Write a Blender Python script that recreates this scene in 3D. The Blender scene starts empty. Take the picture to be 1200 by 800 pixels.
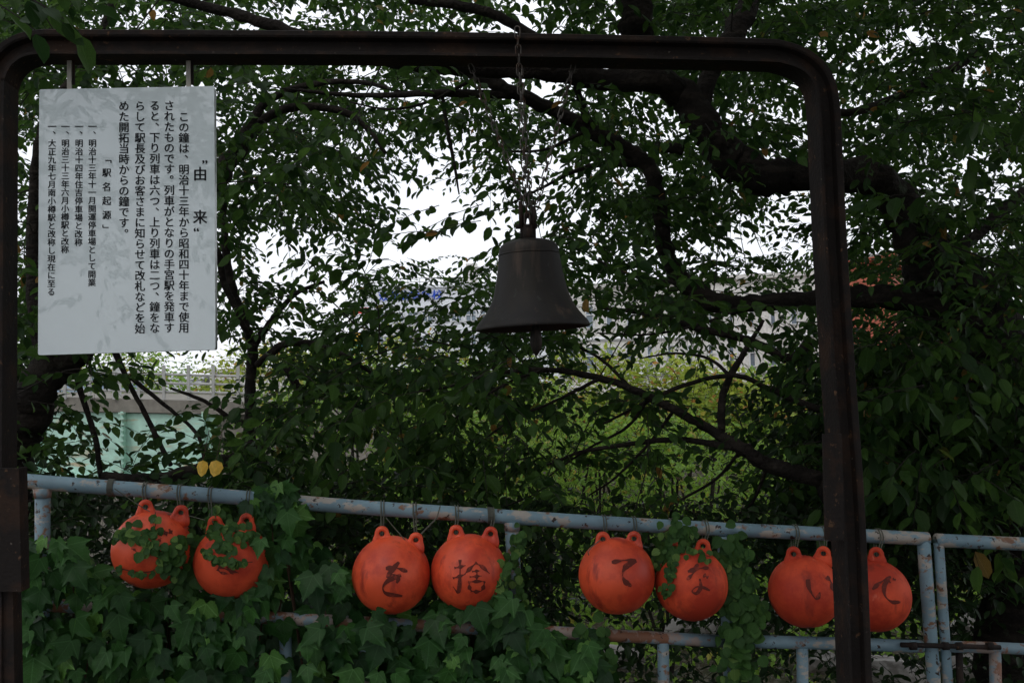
import bpy, bmesh, math, random
import numpy as np
from mathutils import Vector, Matrix

random.seed(7)
rng = np.random.default_rng(11)
sc = bpy.context.scene
col = sc.collection

# ------------------------------------------------------------------ camera
F_PX = 1100.0
PITCH, ROLL = math.radians(2.86), 0.0237
CAM = Vector((0, 0, 1.6))
_R0 = Vector((1, 0, 0)); _F = Vector((0, math.cos(PITCH), math.sin(PITCH)))
_U0 = Vector((0, -math.sin(PITCH), math.cos(PITCH)))
_R = _R0 * math.cos(ROLL) - _U0 * math.sin(ROLL)
_U = _U0 * math.cos(ROLL) + _R0 * math.sin(ROLL)
cd = bpy.data.cameras.new('camera'); cam = bpy.data.objects.new('camera', cd); col.objects.link(cam)
cd.sensor_width = 36; cd.lens = 36 * F_PX / 1200; cd.clip_end = 3000; cd.clip_start = 0.05
cam.matrix_world = Matrix(((_R.x, _U.x, -_F.x, CAM.x), (_R.y, _U.y, -_F.y, CAM.y), (_R.z, _U.z, -_F.z, CAM.z), (0, 0, 0, 1)))
sc.camera = cam

# ------------------------------------------------------------------ sky, sun, exposure
SUN_EL, SUN_AZ = math.radians(48), math.radians(205)      # behind the camera, to the left
w = bpy.data.worlds.new('World'); sc.world = w; w.use_nodes = True
nt = w.node_tree; nt.nodes.clear()
sky = nt.nodes.new('ShaderNodeTexSky'); sky.sky_type = 'NISHITA'; sky.sun_disc = False
sky.sun_elevation = SUN_EL; sky.sun_rotation = SUN_AZ; sky.air_density = 1.4; sky.dust_density = 3
tc = nt.nodes.new('ShaderNodeTexCoord')
nz = nt.nodes.new('ShaderNodeTexNoise'); nz.inputs['Scale'].default_value = 1.6; nz.inputs['Detail'].default_value = 5
cr = nt.nodes.new('ShaderNodeValToRGB')
cr.color_ramp.elements[0].position = .3; cr.color_ramp.elements[0].color = (10.2, 10.6, 11.6, 1)
cr.color_ramp.elements[1].position = .7; cr.color_ramp.elements[1].color = (12.6, 12.9, 13.6, 1)
mx = nt.nodes.new('ShaderNodeMixRGB'); mx.inputs[0].default_value = .88
bg = nt.nodes.new('ShaderNodeBackground'); bg.inputs[1].default_value = 0.1
wo = nt.nodes.new('ShaderNodeOutputWorld')
nt.links.new(tc.outputs['Generated'], nz.inputs['Vector']); nt.links.new(nz.outputs['Fac'], cr.inputs['Fac'])
nt.links.new(sky.outputs['Color'], mx.inputs[1]); nt.links.new(cr.outputs['Color'], mx.inputs[2])
nt.links.new(mx.outputs['Color'], bg.inputs['Color']); nt.links.new(bg.outputs[0], wo.inputs['Surface'])
sd = bpy.data.lights.new('sun', 'SUN'); sd.energy = 0.5; sd.angle = math.radians(14); sd.color = (1, .96, .9)
sun = bpy.data.objects.new('sun', sd); col.objects.link(sun)
_sdir = Vector((math.sin(SUN_AZ) * math.cos(SUN_EL), math.cos(SUN_AZ) * math.cos(SUN_EL), math.sin(SUN_EL)))
sun.rotation_euler = _sdir.to_track_quat('Z', 'Y').to_euler(); sun.location = _sdir * 60
vs = sc.view_settings; vs.view_transform = 'Standard'; vs.look = 'None'; vs.exposure = 0.0; vs.gamma = 1
sc.cycles.use_adaptive_sampling = True
sc.cycles.max_bounces = 7; sc.cycles.diffuse_bounces = 3; sc.cycles.glossy_bounces = 2; sc.cycles.transmission_bounces = 3

# ------------------------------------------------------------------ helpers
def ray(px, py):
    return (_F * F_PX + _R * (px - 600) + _U * (400 - py)).normalized()
def at(px, py, Y):
    d = ray(px, py); return CAM + d * (Y / d.y)
def onplane(px, py, X0, Y0, k, off=0.0):
    """ray hits vertical plane through (X0,Y0) along (1,k,0); off = metres towards the camera"""
    n = Vector((k, -1, 0)).normalized(); p0 = Vector((X0, Y0, 0)) + n * off
    d = ray(px, py); return CAM + d * ((p0 - CAM).dot(n) / d.dot(n))
def proj(P):
    P = np.asarray(P, float).reshape(-1, 3) - np.array(CAM)
    z = P @ np.array(_F); x = P @ np.array(_R); y = P @ np.array(_U)
    zz = np.where(z > .05, z, np.nan)
    return 600 + F_PX * x / zz, 400 - F_PX * y / zz, z
GK, GY = 0.083, 3.05        # gate plane
FK, FY = 0.115, 3.66        # fence plane
def gate(px, py, off=0):
    return onplane(px, py, 0, GY, GK, off)
def fen(px, py, off=0): return onplane(px, py, 0, FY, FK, off)
PG = F_PX / GY; PF = F_PX / FY   # px per metre

def tag(o, label=None, cat=None, group=None, kind=None):
    if label: o['label'] = label
    if cat: o['category'] = cat
    if group: o['group'] = group
    if kind: o['kind'] = kind
    return o
def empty(name, loc, label, cat, group=None, kind=None):
    o = bpy.data.objects.new(name, None); o.empty_display_size = .1; col.objects.link(o); o.location = loc
    o['_l'] = 1; del o['_l']
    return tag(o, label, cat, group, kind)
def link(name, me, parent=None, mat=None, smooth=False):
    if mat is not None and not me.materials: me.materials.append(mat)
    if smooth: me.shade_smooth()
    o = bpy.data.objects.new(name, me); col.objects.link(o)
    if parent is not None:
        o.parent = parent
        o.matrix_parent_inverse = Matrix.Translation(parent_world(parent)).inverted()
    return o
def parent_world(p):
    v = Vector(p.location)
    if p.parent is not None and not p.get('_abs'): pass
    return v
def mesh(verts, faces, name='mesh'):
    me = bpy.data.meshes.new(name); me.from_pydata([tuple(v) for v in verts], [], faces); me.update(); return me

class MB:
    """collects shapes in world space; build() links them as one mesh"""
    def __init__(s): s.v = []; s.f = []
    def add(s, vs, fs):
        n = len(s.v); s.v += [Vector(v) for v in vs]; s.f += [tuple(i + n for i in f) for f in fs]
    def box(s, c, sx, sy, sz, rot=None):
        c = Vector(c); q = []
        for z in (-.5, .5):
            for y in (-.5, .5):
                for x in (-.5, .5):
                    p = Vector((x * sx, y * sy, z * sz)); q.append(c + (rot @ p if rot else p))
        s.add(q, [(0, 2, 3, 1), (4, 5, 7, 6), (0, 1, 5, 4), (2, 6, 7, 3), (0, 4, 6, 2), (1, 3, 7, 5)])
    def tube(s, pts, rad, n=8, cap=True, noise=0.0, jit=None):
        pts = [Vector(p) for p in pts]
        if not hasattr(rad, '__len__'): rad = [rad] * len(pts)
        up = None; rings = []
        for i, p in enumerate(pts):
            a = pts[max(i - 1, 0)]; b = pts[min(i + 1, len(pts) - 1)]; t = (b - a).normalized()
            if up is None:
                up = Vector((0, 0, 1)) if abs(t.z) < .9 else Vector((0, 1, 0))
            u = (up - t * up.dot(t)).normalized(); up = u; v = t.cross(u)
            ring = []
            for k in range(n):
                an = 2 * math.pi * k / n
                r = rad[i] * (1 + (random.uniform(-noise, noise) if noise else 0))
                ring.append(p + (u * math.cos(an) + v * math.sin(an)) * r)
            rings.append(ring)
        base = []; fs = []
        for r in rings: base += r
        for i in range(len(rings) - 1):
            for k in range(n):
                a = i * n + k; b = i * n + (k + 1) % n; fs.append((a, b, b + n, a + n))
        if cap:
            fs.append(tuple(reversed(range(n)))); fs.append(tuple(range(len(base) - n, len(base))))
        s.add(base, fs)
    def build(s, name, mat, parent=None, smooth=False):
        return link(name, mesh(s.v, s.f, name), parent, mat, smooth)

def spline(pts, n=6):
    """Catmull-Rom through tuples of floats"""
    P = [np.array(p, float) for p in pts]; P = [2 * P[0] - P[1]] + P + [2 * P[-1] - P[-2]]; out = []
    for i in range(1, len(P) - 2):
        for j in range(n):
            t = j / n; a, b, c, d = P[i - 1:i + 3]
            out.append(.5 * (2 * b + (c - a) * t + (2 * a - 5 * b + 4 * c - d) * t * t + (3 * b - a - 3 * c + d) * t ** 3))
    out.append(P[-2]); return out

# ------------------------------------------------------------------ materials
def mat(name, base, rough=.7, spec=.5, metal=0, layers=(), bump=None, coat=0, coatr=.05, trans=None, var=(.82, 1.15)):
    """layers: (colour, noise scale, threshold, softness, detail)"""
    m = bpy.data.materials.new(name); m.use_nodes = True; nt = m.node_tree; N = nt.nodes; L = nt.links
    b = N['Principled BSDF']; b.inputs['Roughness'].default_value = rough; b.inputs['Metallic'].default_value = metal
    b.inputs['Specular IOR Level'].default_value = spec
    b.inputs['Coat Weight'].default_value = coat; b.inputs['Coat Roughness'].default_value = coatr
    tc = N.new('ShaderNodeTexCoord'); src = tc.outputs['Object']
    c = N.new('ShaderNodeRGB'); c.outputs[0].default_value = (*base, 1); cur = c.outputs[0]
    n0 = N.new('ShaderNodeTexNoise'); n0.inputs['Scale'].default_value = 7; n0.inputs['Detail'].default_value = 6; L.new(src, n0.inputs['Vector'])
    hs = N.new('ShaderNodeHueSaturation'); mr = N.new('ShaderNodeMapRange'); mr.inputs[1].default_value = .3; mr.inputs[2].default_value = .7
    mr.inputs[3].default_value, mr.inputs[4].default_value = var
    L.new(n0.outputs['Fac'], mr.inputs[0]); L.new(mr.outputs[0], hs.inputs['Value']); L.new(cur, hs.inputs['Color']); cur = hs.outputs[0]
    for k, (cl, scl, th, sf, det) in enumerate(layers):
        mp = N.new('ShaderNodeMapping'); mp.inputs['Location'].default_value = (k * 3.7, k * 1.3, k * 5.1)
        if isinstance(scl, tuple): mp.inputs['Scale'].default_value = scl; sv = 1
        else: sv = scl
        L.new(src, mp.inputs['Vector'])
        n = N.new('ShaderNodeTexNoise'); n.inputs['Scale'].default_value = sv; n.inputs['Detail'].default_value = det; n.inputs['Roughness'].default_value = .62
        L.new(mp.outputs[0], n.inputs['Vector'])
        r = N.new('ShaderNodeMapRange'); r.inputs[1].default_value = th; r.inputs[2].default_value = th + sf; L.new(n.outputs['Fac'], r.inputs[0])
        x = N.new('ShaderNodeMixRGB'); L.new(r.outputs[0], x.inputs[0]); L.new(cur, x.inputs[1]); x.inputs[2].default_value = (*cl, 1); cur = x.outputs[0]
    L.new(cur, b.inputs['Base Color'])
    if bump:
        n = N.new('ShaderNodeTexNoise'); n.inputs['Scale'].default_value = bump[0]; n.inputs['Detail'].default_value = 8; L.new(src, n.inputs['Vector'])
        bp = N.new('ShaderNodeBump'); bp.inputs['Strength'].default_value = bump[1]; bp.inputs['Distance'].default_value = bump[2]
        L.new(n.outputs['Fac'], bp.inputs['Height']); L.new(bp.outputs[0], b.inputs['Normal'])
    return m

def leafmat(name, dark, light, odd, oddshare=.03, rough=.42, tr=.35, spec=.17, palm=False):
    m = bpy.data.materials.new(name); m.use_nodes = True; nt = m.node_tree; N = nt.nodes; L = nt.links
    b = N['Principled BSDF']; b.inputs['Roughness'].default_value = rough; b.inputs['Specular IOR Level'].default_value = spec
    g = N.new('ShaderNodeNewGeometry'); oi = N.new('ShaderNodeObjectInfo')
    ad = N.new('ShaderNodeMath'); ad.operation = 'ADD'; L.new(g.outputs['Random Per Island'], ad.inputs[0]); L.new(oi.outputs['Random'], ad.inputs[1])
    fr = N.new('ShaderNodeMath'); fr.operation = 'FRACT'; L.new(ad.outputs[0], fr.inputs[0])
    r = N.new('ShaderNodeValToRGB'); e = r.color_ramp.elements
    e[0].position = 0; e[0].color = (*dark, 1); e[1].position = 1 - oddshare - .01; e[1].color = (*light, 1)
    k = e.new(1 - oddshare); k.color = (*odd, 1)
    L.new(fr.outputs[0], r.inputs[0])
    # leaf grain: mottling across the blade
    tc = N.new('ShaderNodeTexCoord'); n = N.new('ShaderNodeTexNoise'); n.inputs['Scale'].default_value = 45; n.inputs['Detail'].default_value = 4
    L.new(tc.outputs['Object'], n.inputs['Vector'])
    mr = N.new('ShaderNodeMapRange'); mr.inputs[1].default_value = .3; mr.inputs[2].default_value = .7; mr.inputs[3].default_value = .75; mr.inputs[4].default_value = 1.25
    L.new(n.outputs['Fac'], mr.inputs[0])
    hs = N.new('ShaderNodeHueSaturation'); L.new(mr.outputs[0], hs.inputs['Value']); L.new(r.outputs[0], hs.inputs['Color'])
    # veins, from the leaf's own coordinates
    uv = N.new('ShaderNodeUVMap'); uv.uv_map = 'UVMap'; sx = N.new('ShaderNodeSeparateXYZ'); L.new(uv.outputs[0], sx.inputs[0])
    def mth(op, a, b_=None):
        q = N.new('ShaderNodeMath'); q.operation = op
        for i_, v_ in enumerate((a, b_)):
            if v_ is None: continue
            if isinstance(v_, (int, float)): q.inputs[i_].default_value = v_
            else: L.new(v_, q.inputs[i_])
        return q.outputs[0]
    au = mth('ABSOLUTE', sx.outputs[0]); vv = sx.outputs[1]
    mid = mth('LESS_THAN', au, .016)
    pin = mth('LESS_THAN', mth('FRACT', mth('MULTIPLY', mth('SUBTRACT', vv, mth('MULTIPLY', au, .75)), 7.0)), .10)
    vein = mth('MAXIMUM', mid, mth('MULTIPLY', pin, .45))
    if palm: vein = mth('MAXIMUM', vein, mth('LESS_THAN', mth('ABSOLUTE', mth('SUBTRACT', vv, mth('MULTIPLY', au, .68))), .02))
    vm = N.new('ShaderNodeMixRGB'); vm.blend_type = 'MIX'; L.new(mth('MULTIPLY', vein, .7 if palm else .5), vm.inputs[0]); L.new(hs.outputs[0], vm.inputs[1])
    hv = N.new('ShaderNodeHueSaturation'); hv.inputs['Value'].default_value = 2.0; hv.inputs['Saturation'].default_value = .85; L.new(hs.outputs[0], hv.inputs['Color']); L.new(hv.outputs[0], vm.inputs[2])
    L.new(vm.outputs[0], b.inputs['Base Color'])
    t = N.new('ShaderNodeBsdfTranslucent'); h2 = N.new('ShaderNodeHueSaturation'); h2.inputs['Value'].default_value = 1.9; h2.inputs['Hue'].default_value = .485
    L.new(hs.outputs[0], h2.inputs['Color']); L.new(h2.outputs[0], t.inputs['Color'])
    ms = N.new('ShaderNodeMixShader'); ms.inputs[0].default_value = tr
    out = N['Material Output']; L.new(b.outputs[0], ms.inputs[1]); L.new(t.outputs[0], ms.inputs[2]); L.new(ms.outputs[0], out.inputs['Surface'])
    return m

M = {}
M['rust'] = mat('rusted_rail_iron', (.016, .0125, .011), .8, .22, .0, [((.036, .020, .013), 9, .49, .14, 9), ((.10, .055, .03), 34, .63, .05, 8), ((.14, .12, .10), 60, .67, .04, 7)], (70, .7, .004))
M['chain'] = mat('dull_chain_steel', (.10, .09, .08), .5, .5, .6, [((.07, .035, .02), 30, .5, .1, 5)])
M['bell'] = mat('dark_weathered_bronze', (.022, .019, .015), .55, .3, .25, [((.018, .016, .015), (11, 11, 1.4), .46, .14, 6), ((.065, .045, .033), (22, 22, 2.0), .56, .14, 7), ((.05, .055, .045), 26, .62, .12, 8)], (55, .35, .002))
M['board'] = mat('white_enamel_board', (.66, .745, .76), .22, .5, 0, [((.38, .22, .12), 26, .79, .04, 6)], None, coat=1, coatr=.01, var=(.985, 1.015))
M['board'].node_tree.nodes['Principled BSDF'].inputs['Coat IOR'].default_value = 1.6
M['boardedge'] = mat('aluminium_edge', (.60, .64, .64), .3, .5, .4, [((.25, .27, .25), (30, 30, 10), .55, .06, 4)])
M['ink'] = mat('black_lettering', (.008, .009, .011), .6, .15)
M['ink2'] = mat('blue_lettering', (.02, .08, .52), .6, .3)
M['bracket'] = mat('cream_metal_strap', (.42, .40, .34), .5, .5)
M['paint'] = mat('blue_grey_pipe_paint', (.165, .255, .30), .5, .4, 0,
    [((.13, .20, .24), 5, .5, .2, 7), ((.33, .30, .26), (8, 8, 17), .535, .04, 10), ((.18, .09, .05), (16, 16, 22), .57, .05, 10), ((.03, .018, .014), 34, .615, .02, 6)], (40, .25, .003))
M['paint2'] = mat('rust_eaten_pipe_paint', (.165, .24, .28), .55, .4, 0,
    [((.29, .23, .20), 9, .50, .05, 9), ((.20, .09, .05), 13, .53, .04, 9), ((.05, .025, .018), 26, .62, .03, 8)], (40, .5, .004))
M['float'] = mat('orange_float_plastic', (.74, .092, .032), .44, .4, 0, [((.50, .045, .018), 6, .46, .14, 7), ((.34, .035, .018), (16, 16, 3.5), .56, .12, 8), ((.80, .20, .12), (9, 9, 14), .66, .1, 8), ((.30, .06, .035), 26, .72, .05, 7)], (90, .2, .0015))
M['float2'] = mat('dull_orange_float_plastic', (.68, .084, .032), .6, .22, 0, [((.42, .040, .018), 5, .45, .15, 7), ((.28, .035, .02), (13, 13, 3), .55, .12, 8), ((.72, .19, .12), (12, 12, 6), .63, .1, 8), ((.26, .06, .035), 22, .68, .06, 7)], (90, .3, .0015))
M['brush'] = mat('faded_brush_ink', (.12, .022, .014), .6, .2, 0, [((.40, .055, .03), 42, .54, .16, 8)])
M['cord'] = mat('grey_wire_cord', (.10, .105, .08), .75, .3)
M['strap'] = mat('weathered_strap', (.08, .085, .07), .8, .3)
M['bark'] = mat('cherry_bark', (.018, .015, .013), .9, .15, 0, [((.034, .028, .023), (5, 5, 26), .5, .1, 8), ((.06, .07, .05), 9, .62, .06, 6)], (42, 1.0, .02))
M['twig'] = mat('twig_bark', (.018, .015, .012), .85, .25)
M['vinebark'] = mat('vine_stem', (.06, .035, .022), .85, .25)
M['leaf'] = leafmat('cherry_leaf', (.012, .034, .009), (.044, .098, .018), (.20, .12, .03), .004, tr=.48)
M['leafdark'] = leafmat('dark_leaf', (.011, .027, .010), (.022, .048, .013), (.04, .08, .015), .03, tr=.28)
M['ivy'] = leafmat('ivy_leaf', (.009, .036, .009), (.034, .105, .020), (.070, .17, .028), .07, rough=.45, tr=.25, spec=.20, palm=True)
M['creeper'] = leafmat('creeper_leaf', (.024, .066, .016), (.045, .11, .022), (.10, .18, .04), .1, rough=.5, tr=.22)
M['bush'] = leafmat('bright_bush_leaf', (.10, .20, .028), (.19, .32, .045), (.26, .24, .04), .06, tr=.4)
M['bushy'] = leafmat('yellow_green_leaf', (.15, .23, .03), (.28, .34, .05), (.32, .17, .04), .08, tr=.4)
M['yellow'] = leafmat('yellow_leaf', (.55, .34, .015), (.62, .40, .02), (.5, .28, .02), .1, tr=.4)
M['asphalt'] = mat('asphalt_path', (.055, .055, .055), .9, .3, 0, [((.08, .078, .072), 3, .5, .2, 8)], (180, .6, .004))
M['ground'] = mat('earth_and_gravel', (.085, .07, .05), .95, .2, 0, [((.17, .155, .135), 11, .5, .08, 9), ((.05, .06, .03), 2.5, .52, .12, 7), ((.30, .27, .23), 48, .64, .05, 5)], (60, 1, .03))
M['girder'] = mat('pale_green_girder_paint', (.42, .65, .54), .5, .4, 0, [((.46, .40, .26), (1.2, 1.2, 7), .56, .10, 8), ((.20, .11, .06), (2.0, 2.0, 3), .66, .06, 8)])
M['concrete'] = mat('weathered_concrete', (.22, .205, .175), .9, .3, 0, [((.14, .13, .11), (2, 2, .8), .5, .2, 8)], (30, .5, .01))
M['railmetal'] = mat('grey_galvanised_rail', (.40, .40, .38), .5, .5, .3)
M['whitewall'] = mat('pale_school_wall', (.76, .79, .82), .8, .3, 0, [((.70, .73, .76), (.3, .3, .08), .5, .2, 5)])
M['beigewall'] = mat('beige_plaster_wall', (.64, .63, .59), .85, .3, 0, [((.56, .55, .51), (.5, .5, .1), .5, .2, 5)])
M['trim'] = mat('white_window_frame', (.72, .74, .74), .5, .4)
M['glass'] = mat('window_glass', (.16, .21, .25), .08, .6)
M['brickwall'] = mat('terracotta_cladding', (.42, .12, .075), .8, .3, 0, [((.34, .09, .055), (1, 1, 4), .5, .15, 5)])
M['joint'] = mat('cladding_joint', (.26, .08, .05), .9, .2)
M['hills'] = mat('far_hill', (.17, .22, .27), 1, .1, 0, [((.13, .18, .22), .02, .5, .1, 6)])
M['red'] = mat('red_panel', (.60, .06, .05), .5); M['cyan'] = mat('cyan_panel', (.03, .40, .55), .5); M['orange'] = mat('yellow_panel', (.70, .42, .05), .5)
M['stone'] = mat('pale_stone', (.34, .32, .29), .9, .3, 0, [((.2, .18, .16), 9, .5, .1, 7)], (30, .8, .01))
M['tin'] = mat('roof_sheet_red', (.36, .10, .07), .6, .4)

# ------------------------------------------------------------------ leaf kits (x side, y along, z up)
def kit(outline, mid, fold):
    """outline: right-hand side (x,y) from base to tip; mid: y of midrib points; gives verts, tris"""
    V = [(0, 0, 0)]; R = []; Lf = []
    for x, y in outline: R.append(len(V)); V.append((x, y, abs(x) * fold)); Lf.append(len(V)); V.append((-x, y, abs(x) * fold))
    Md = []
    for (x, y) in outline: Md.append(len(V)); V.append((0, y, -.02 * math.sin(y * 3)))
    tip = len(V); V.append((0, 1, -.10)); F = []
    n = len(outline)
    F += [(0, R[0], Md[0]), (0, Md[0], Lf[0])]
    for i in range(n - 1):
        F += [(Md[i], R[i], R[i + 1]), (Md[i], R[i + 1], Md[i + 1]), (Md[i], Md[i + 1], Lf[i + 1]), (Md[i], Lf[i + 1], Lf[i])]
    F += [(Md[-1], R[-1], tip), (Md[-1], tip, Lf[-1])]
    return np.array(V), np.array(F)
K_CHERRY = kit([(.20, .18), (.265, .48), (.17, .80)], None, .32)
K_SMALL = kit([(.27, .25), (.24, .68)], None, .30)
K_ROUND = kit([(.34, .12), (.46, .42), (.28, .80)], None, .22)
def ivykit():
    half = [(.0, .0), (.13, -.15), (.31, -.16), (.44, -.03), (.53, .15), (.70, .47), (.54, .46), (.38, .44), (.37, .60), (.30, .76), (.17, .92), (0, 1.20)]
    V = []; Z = lambda x, y: .17 * abs(x) - .30 * (max(y - .25, 0)) ** 2 - .42 * max(abs(x) - .3, 0) ** 1.3
    for x, y in half: V.append((x, y, Z(x, y)))
    for x, y in half[1:-1]: V.append((-x, y, Z(x, y)))
    # inner vein points (recessed) down the middle and into each side lobe
    base = len(V); V += [(0, .22, -.035), (0, .62, -.09), (.30, .27, -.02), (-.30, .27, -.02)]
    m0, m1, r, l = base, base + 1, base + 2, base + 3
    hub_of = ['m0', 'q', 'q', 'q', 'q', 'q', 'q', 'm1', 'm1', 'm1', 'm1']; F = []
    Rr = list(range(0, 12)); Ll = [0] + list(range(12, 22)) + [11]
    for S, q, fl in ((Rr, r, 0), (Ll, l, 1)):
        hb = {'m0': m0, 'q': q, 'm1': m1}; T = [(S[1], q, m0), (S[7], m0, q), (S[7], m1, m0)]
        for i in range(11):
            a, b = V[S[i]], V[S[i + 1]]; h = V[hb[hub_of[i]]]; mx_, my_ = (a[0] + b[0]) / 2, (a[1] + b[1]) / 2
            dx, dy = h[0] - mx_, h[1] - my_; k = .10 if i > 1 else 0
            V.append((a[0] * .62 + b[0] * .38 + dx * k, a[1] * .62 + b[1] * .38 + dy * k, (a[2] + b[2]) / 2)); n_ = len(V) - 1
            T += [(S[i], n_, hb[hub_of[i]]), (n_, S[i + 1], hb[hub_of[i]])]
        for t in T: F.append(t if not fl else (t[0], t[2], t[1]))
    return np.array(V, float), np.array(F)
K_IVY = ivykit()

def unit(a): return a / np.maximum(np.linalg.norm(a, axis=-1, keepdims=True), 1e-9)
def frames(pos, ax, nm, ln, wr):
    y = unit(ax); x = unit(np.cross(y, nm)); z = np.cross(x, y)
    return x * (ln * wr)[:, None], y * ln[:, None], z * ln[:, None]
def merged(name, kitx, pos, ax, nm, ln, wr, material, parent, stuff=True):
    V, Fc = kitx; X, Y, Z = frames(pos, ax, nm, ln, wr); n = len(pos)
    P = pos[:, None, :] + V[None, :, 0:1] * X[:, None] + V[None, :, 1:2] * Y[:, None] + V[None, :, 2:3] * Z[:, None]
    P = P.reshape(-1, 3); Ff = (Fc[None] + (np.arange(n) * len(V))[:, None, None]).reshape(-1, 3)
    me = bpy.data.meshes.new(name); me.vertices.add(len(P)); me.vertices.foreach_set('co', P.astype(np.float32).ravel())
    me.loops.add(Ff.size); me.loops.foreach_set('vertex_index', Ff.astype(np.int32).ravel())
    me.polygons.add(len(Ff)); me.polygons.foreach_set('loop_start', np.arange(0, Ff.size, 3, dtype=np.int32))
    me.update(calc_edges=True)
    uvl = me.uv_layers.new(name='UVMap'); uvl.data.foreach_set('uv', np.tile(V[Fc.ravel()][:, :2], (n, 1)).astype(np.float32).ravel())
    o = link(name, me, parent, material)
    if stuff: o['kind'] = 'stuff'
    return o
_kitmesh = {}
def single_leaves(kitname, kitx, idx, pos, ax, nm, ln, wr, material, parent, name='leaf'):
    key = (kitname, material.name)
    if key not in _kitmesh:
        me = mesh([tuple(v) for v in kitx[0]], [tuple(int(i) for i in f) for f in kitx[1]], 'leaf'); me.materials.append(material); me.shade_smooth(); me.uv_layers.new(name='UVMap').data.foreach_set('uv', kitx[0][kitx[1].ravel()][:, :2].astype(np.float32).ravel()); _kitmesh[key] = me
    me = _kitmesh[key]; X, Y, Z = frames(pos, ax, nm, ln, wr); base = Vector(parent.location)
    for i in idx:
        o = bpy.data.objects.new(name, me); col.objects.link(o); o.parent = parent
        p = Vector(pos[i]) - base; x, y, z = X[i], Y[i], Z[i]
        o.matrix_local = Matrix(((x[0], y[0], z[0], p.x), (x[1], y[1], z[1], p.y), (x[2], y[2], z[2], p.z), (0, 0, 0, 1)))
def foliage(kitname, kitx, L, material, parent, count=300, minpx=8, name='foliage'):
    """the `count` leaves that show largest become parts, the rest one stuff part"""
    pos, ax, nm, ln, wr = L
    px, py, z = proj(pos + unit(ax) * (ln * .5)[:, None])
    ok = (px > 4) & (px < 1196) & (py > 4) & (py < 796) & (z > .3)
    size = np.where(ok, ln * F_PX / np.maximum(z, .3), 0)
    order = np.argsort(-size)[:count]; order = order[size[order] > minpx]
    rest = np.ones(len(pos), bool); rest[order] = False
    single_leaves(kitname, kitx, order, pos, ax, nm, ln, wr, material, parent)
    if rest.any(): merged(name, kitx, pos[rest], ax[rest], nm[rest], ln[rest], wr[rest], material, parent)

# sprays: a twig with leaves either side
class Sprays:
    def __init__(s): s.pos = []; s.ax = []; s.nm = []; s.ln = []; s.wr = []; s.tw = MB()
    def spray(s, p0, d, length, n, size, droop=.55, sag=.25, twig=.0028, spread=.8):
        p0 = np.array(p0, float); d = unit(np.array(d, float)[None])[0]
        side = np.cross(d, [0, 0, 1.]); side = side / max(np.linalg.norm(side), 1e-6)
        t = (np.arange(n) + .6) / n; t3 = t[:, None]
        P = p0 + d * length * t3 + np.array([0, 0, -1.]) * sag * length * t3 ** 2
        sg = np.where(np.arange(n) % 2 == 0, 1, -1)[:, None]
        A = d * rng.uniform(.2, .9, (n, 1)) + side * sg * spread * rng.uniform(.5, 1.2, (n, 1)) + np.array([0, 0, -1.]) * rng.uniform(.2, 1.7, (n, 1)) * droop + rng.normal(0, .18, (n, 3))
        Nn = np.array([0, 0, 1.]) + rng.normal(0, .55, (n, 3)) + side * sg * .4
        s.pos.append(P + unit(A) * size * .12); s.ax.append(A); s.nm.append(Nn)
        s.ln.append(size * rng.uniform(.62, 1.15, n)); s.wr.append(rng.uniform(.85, 1.2, n))
        if twig:
            q = [Vector(p0 + d * length * u + np.array([0, 0, -1.]) * sag * length * u * u) for u in (0, .33, .66, 1)]
            s.tw.tube(q, [twig, twig * .8, twig * .6, twig * .3], 3, False)
    def arrays(s): return [np.concatenate(a) for a in (s.pos, s.ax, s.nm, s.ln, s.wr)]

# ------------------------------------------------------------------ setting: ground, path, hills
def smooth01(a, b, x): t = min(max((x - a) / (b - a), 0), 1); return t * t * (3 - 2 * t)
def ground_z(x, y):
    z = -.10 * x * smooth01(1, 3, y) * (1 - smooth01(5, 9, y)) if abs(x) < 6 else 0
    z -= 2.6 * smooth01(4.4, 9.5, y)                # down into the railway cutting
    z += 2.7 * smooth01(14, 30, y) * smooth01(-9, -2, x + .0)
    z += 1.3 * smooth01(30, 75, y)
    return z
def grid_ground():
    xs = sorted(set([-1500, -800, -400, -200, -120, -70, -45] + list(np.arange(-30, 30.1, 1.0)) + [45, 70, 120, 200, 400, 800, 1500]))
    ys = sorted(set([-1500, -600, -200, -80, -40, -20] + list(np.arange(-10, 40.1, .8)) + [50, 62, 75, 95, 120, 160, 240, 400, 800, 1500, 2200]))
    V = [(x, y, ground_z(x, y) + (random.uniform(-.04, .04) if 4.2 < y < 40 else 0)) for y in ys for x in xs]; n = len(xs)
    F = [(j * n + i, j * n + i + 1, (j + 1) * n + i + 1, (j + 1) * n + i) for j in range(len(ys) - 1) for i in range(n - 1)]
    o = link('ground', mesh(V, F, 'ground'), None, M['ground'], True); o['kind'] = 'structure'
grid_ground()
V = []; F = []
for j, y in enumerate(np.arange(-14, 3.3, .5)):
    for i, x in enumerate(np.arange(-12, 12.1, 1)): V.append((x, y, ground_z(x, y) + .02))
n = 25
for j in range(len(V) // n - 1):
    for i in range(n - 1): F.append((j * n + i, j * n + i + 1, (j + 1) * n + i + 1, (j + 1) * n + i))
link('footpath', mesh(V, F, 'footpath'), None, M['asphalt'], True)['kind'] = 'structure'
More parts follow.
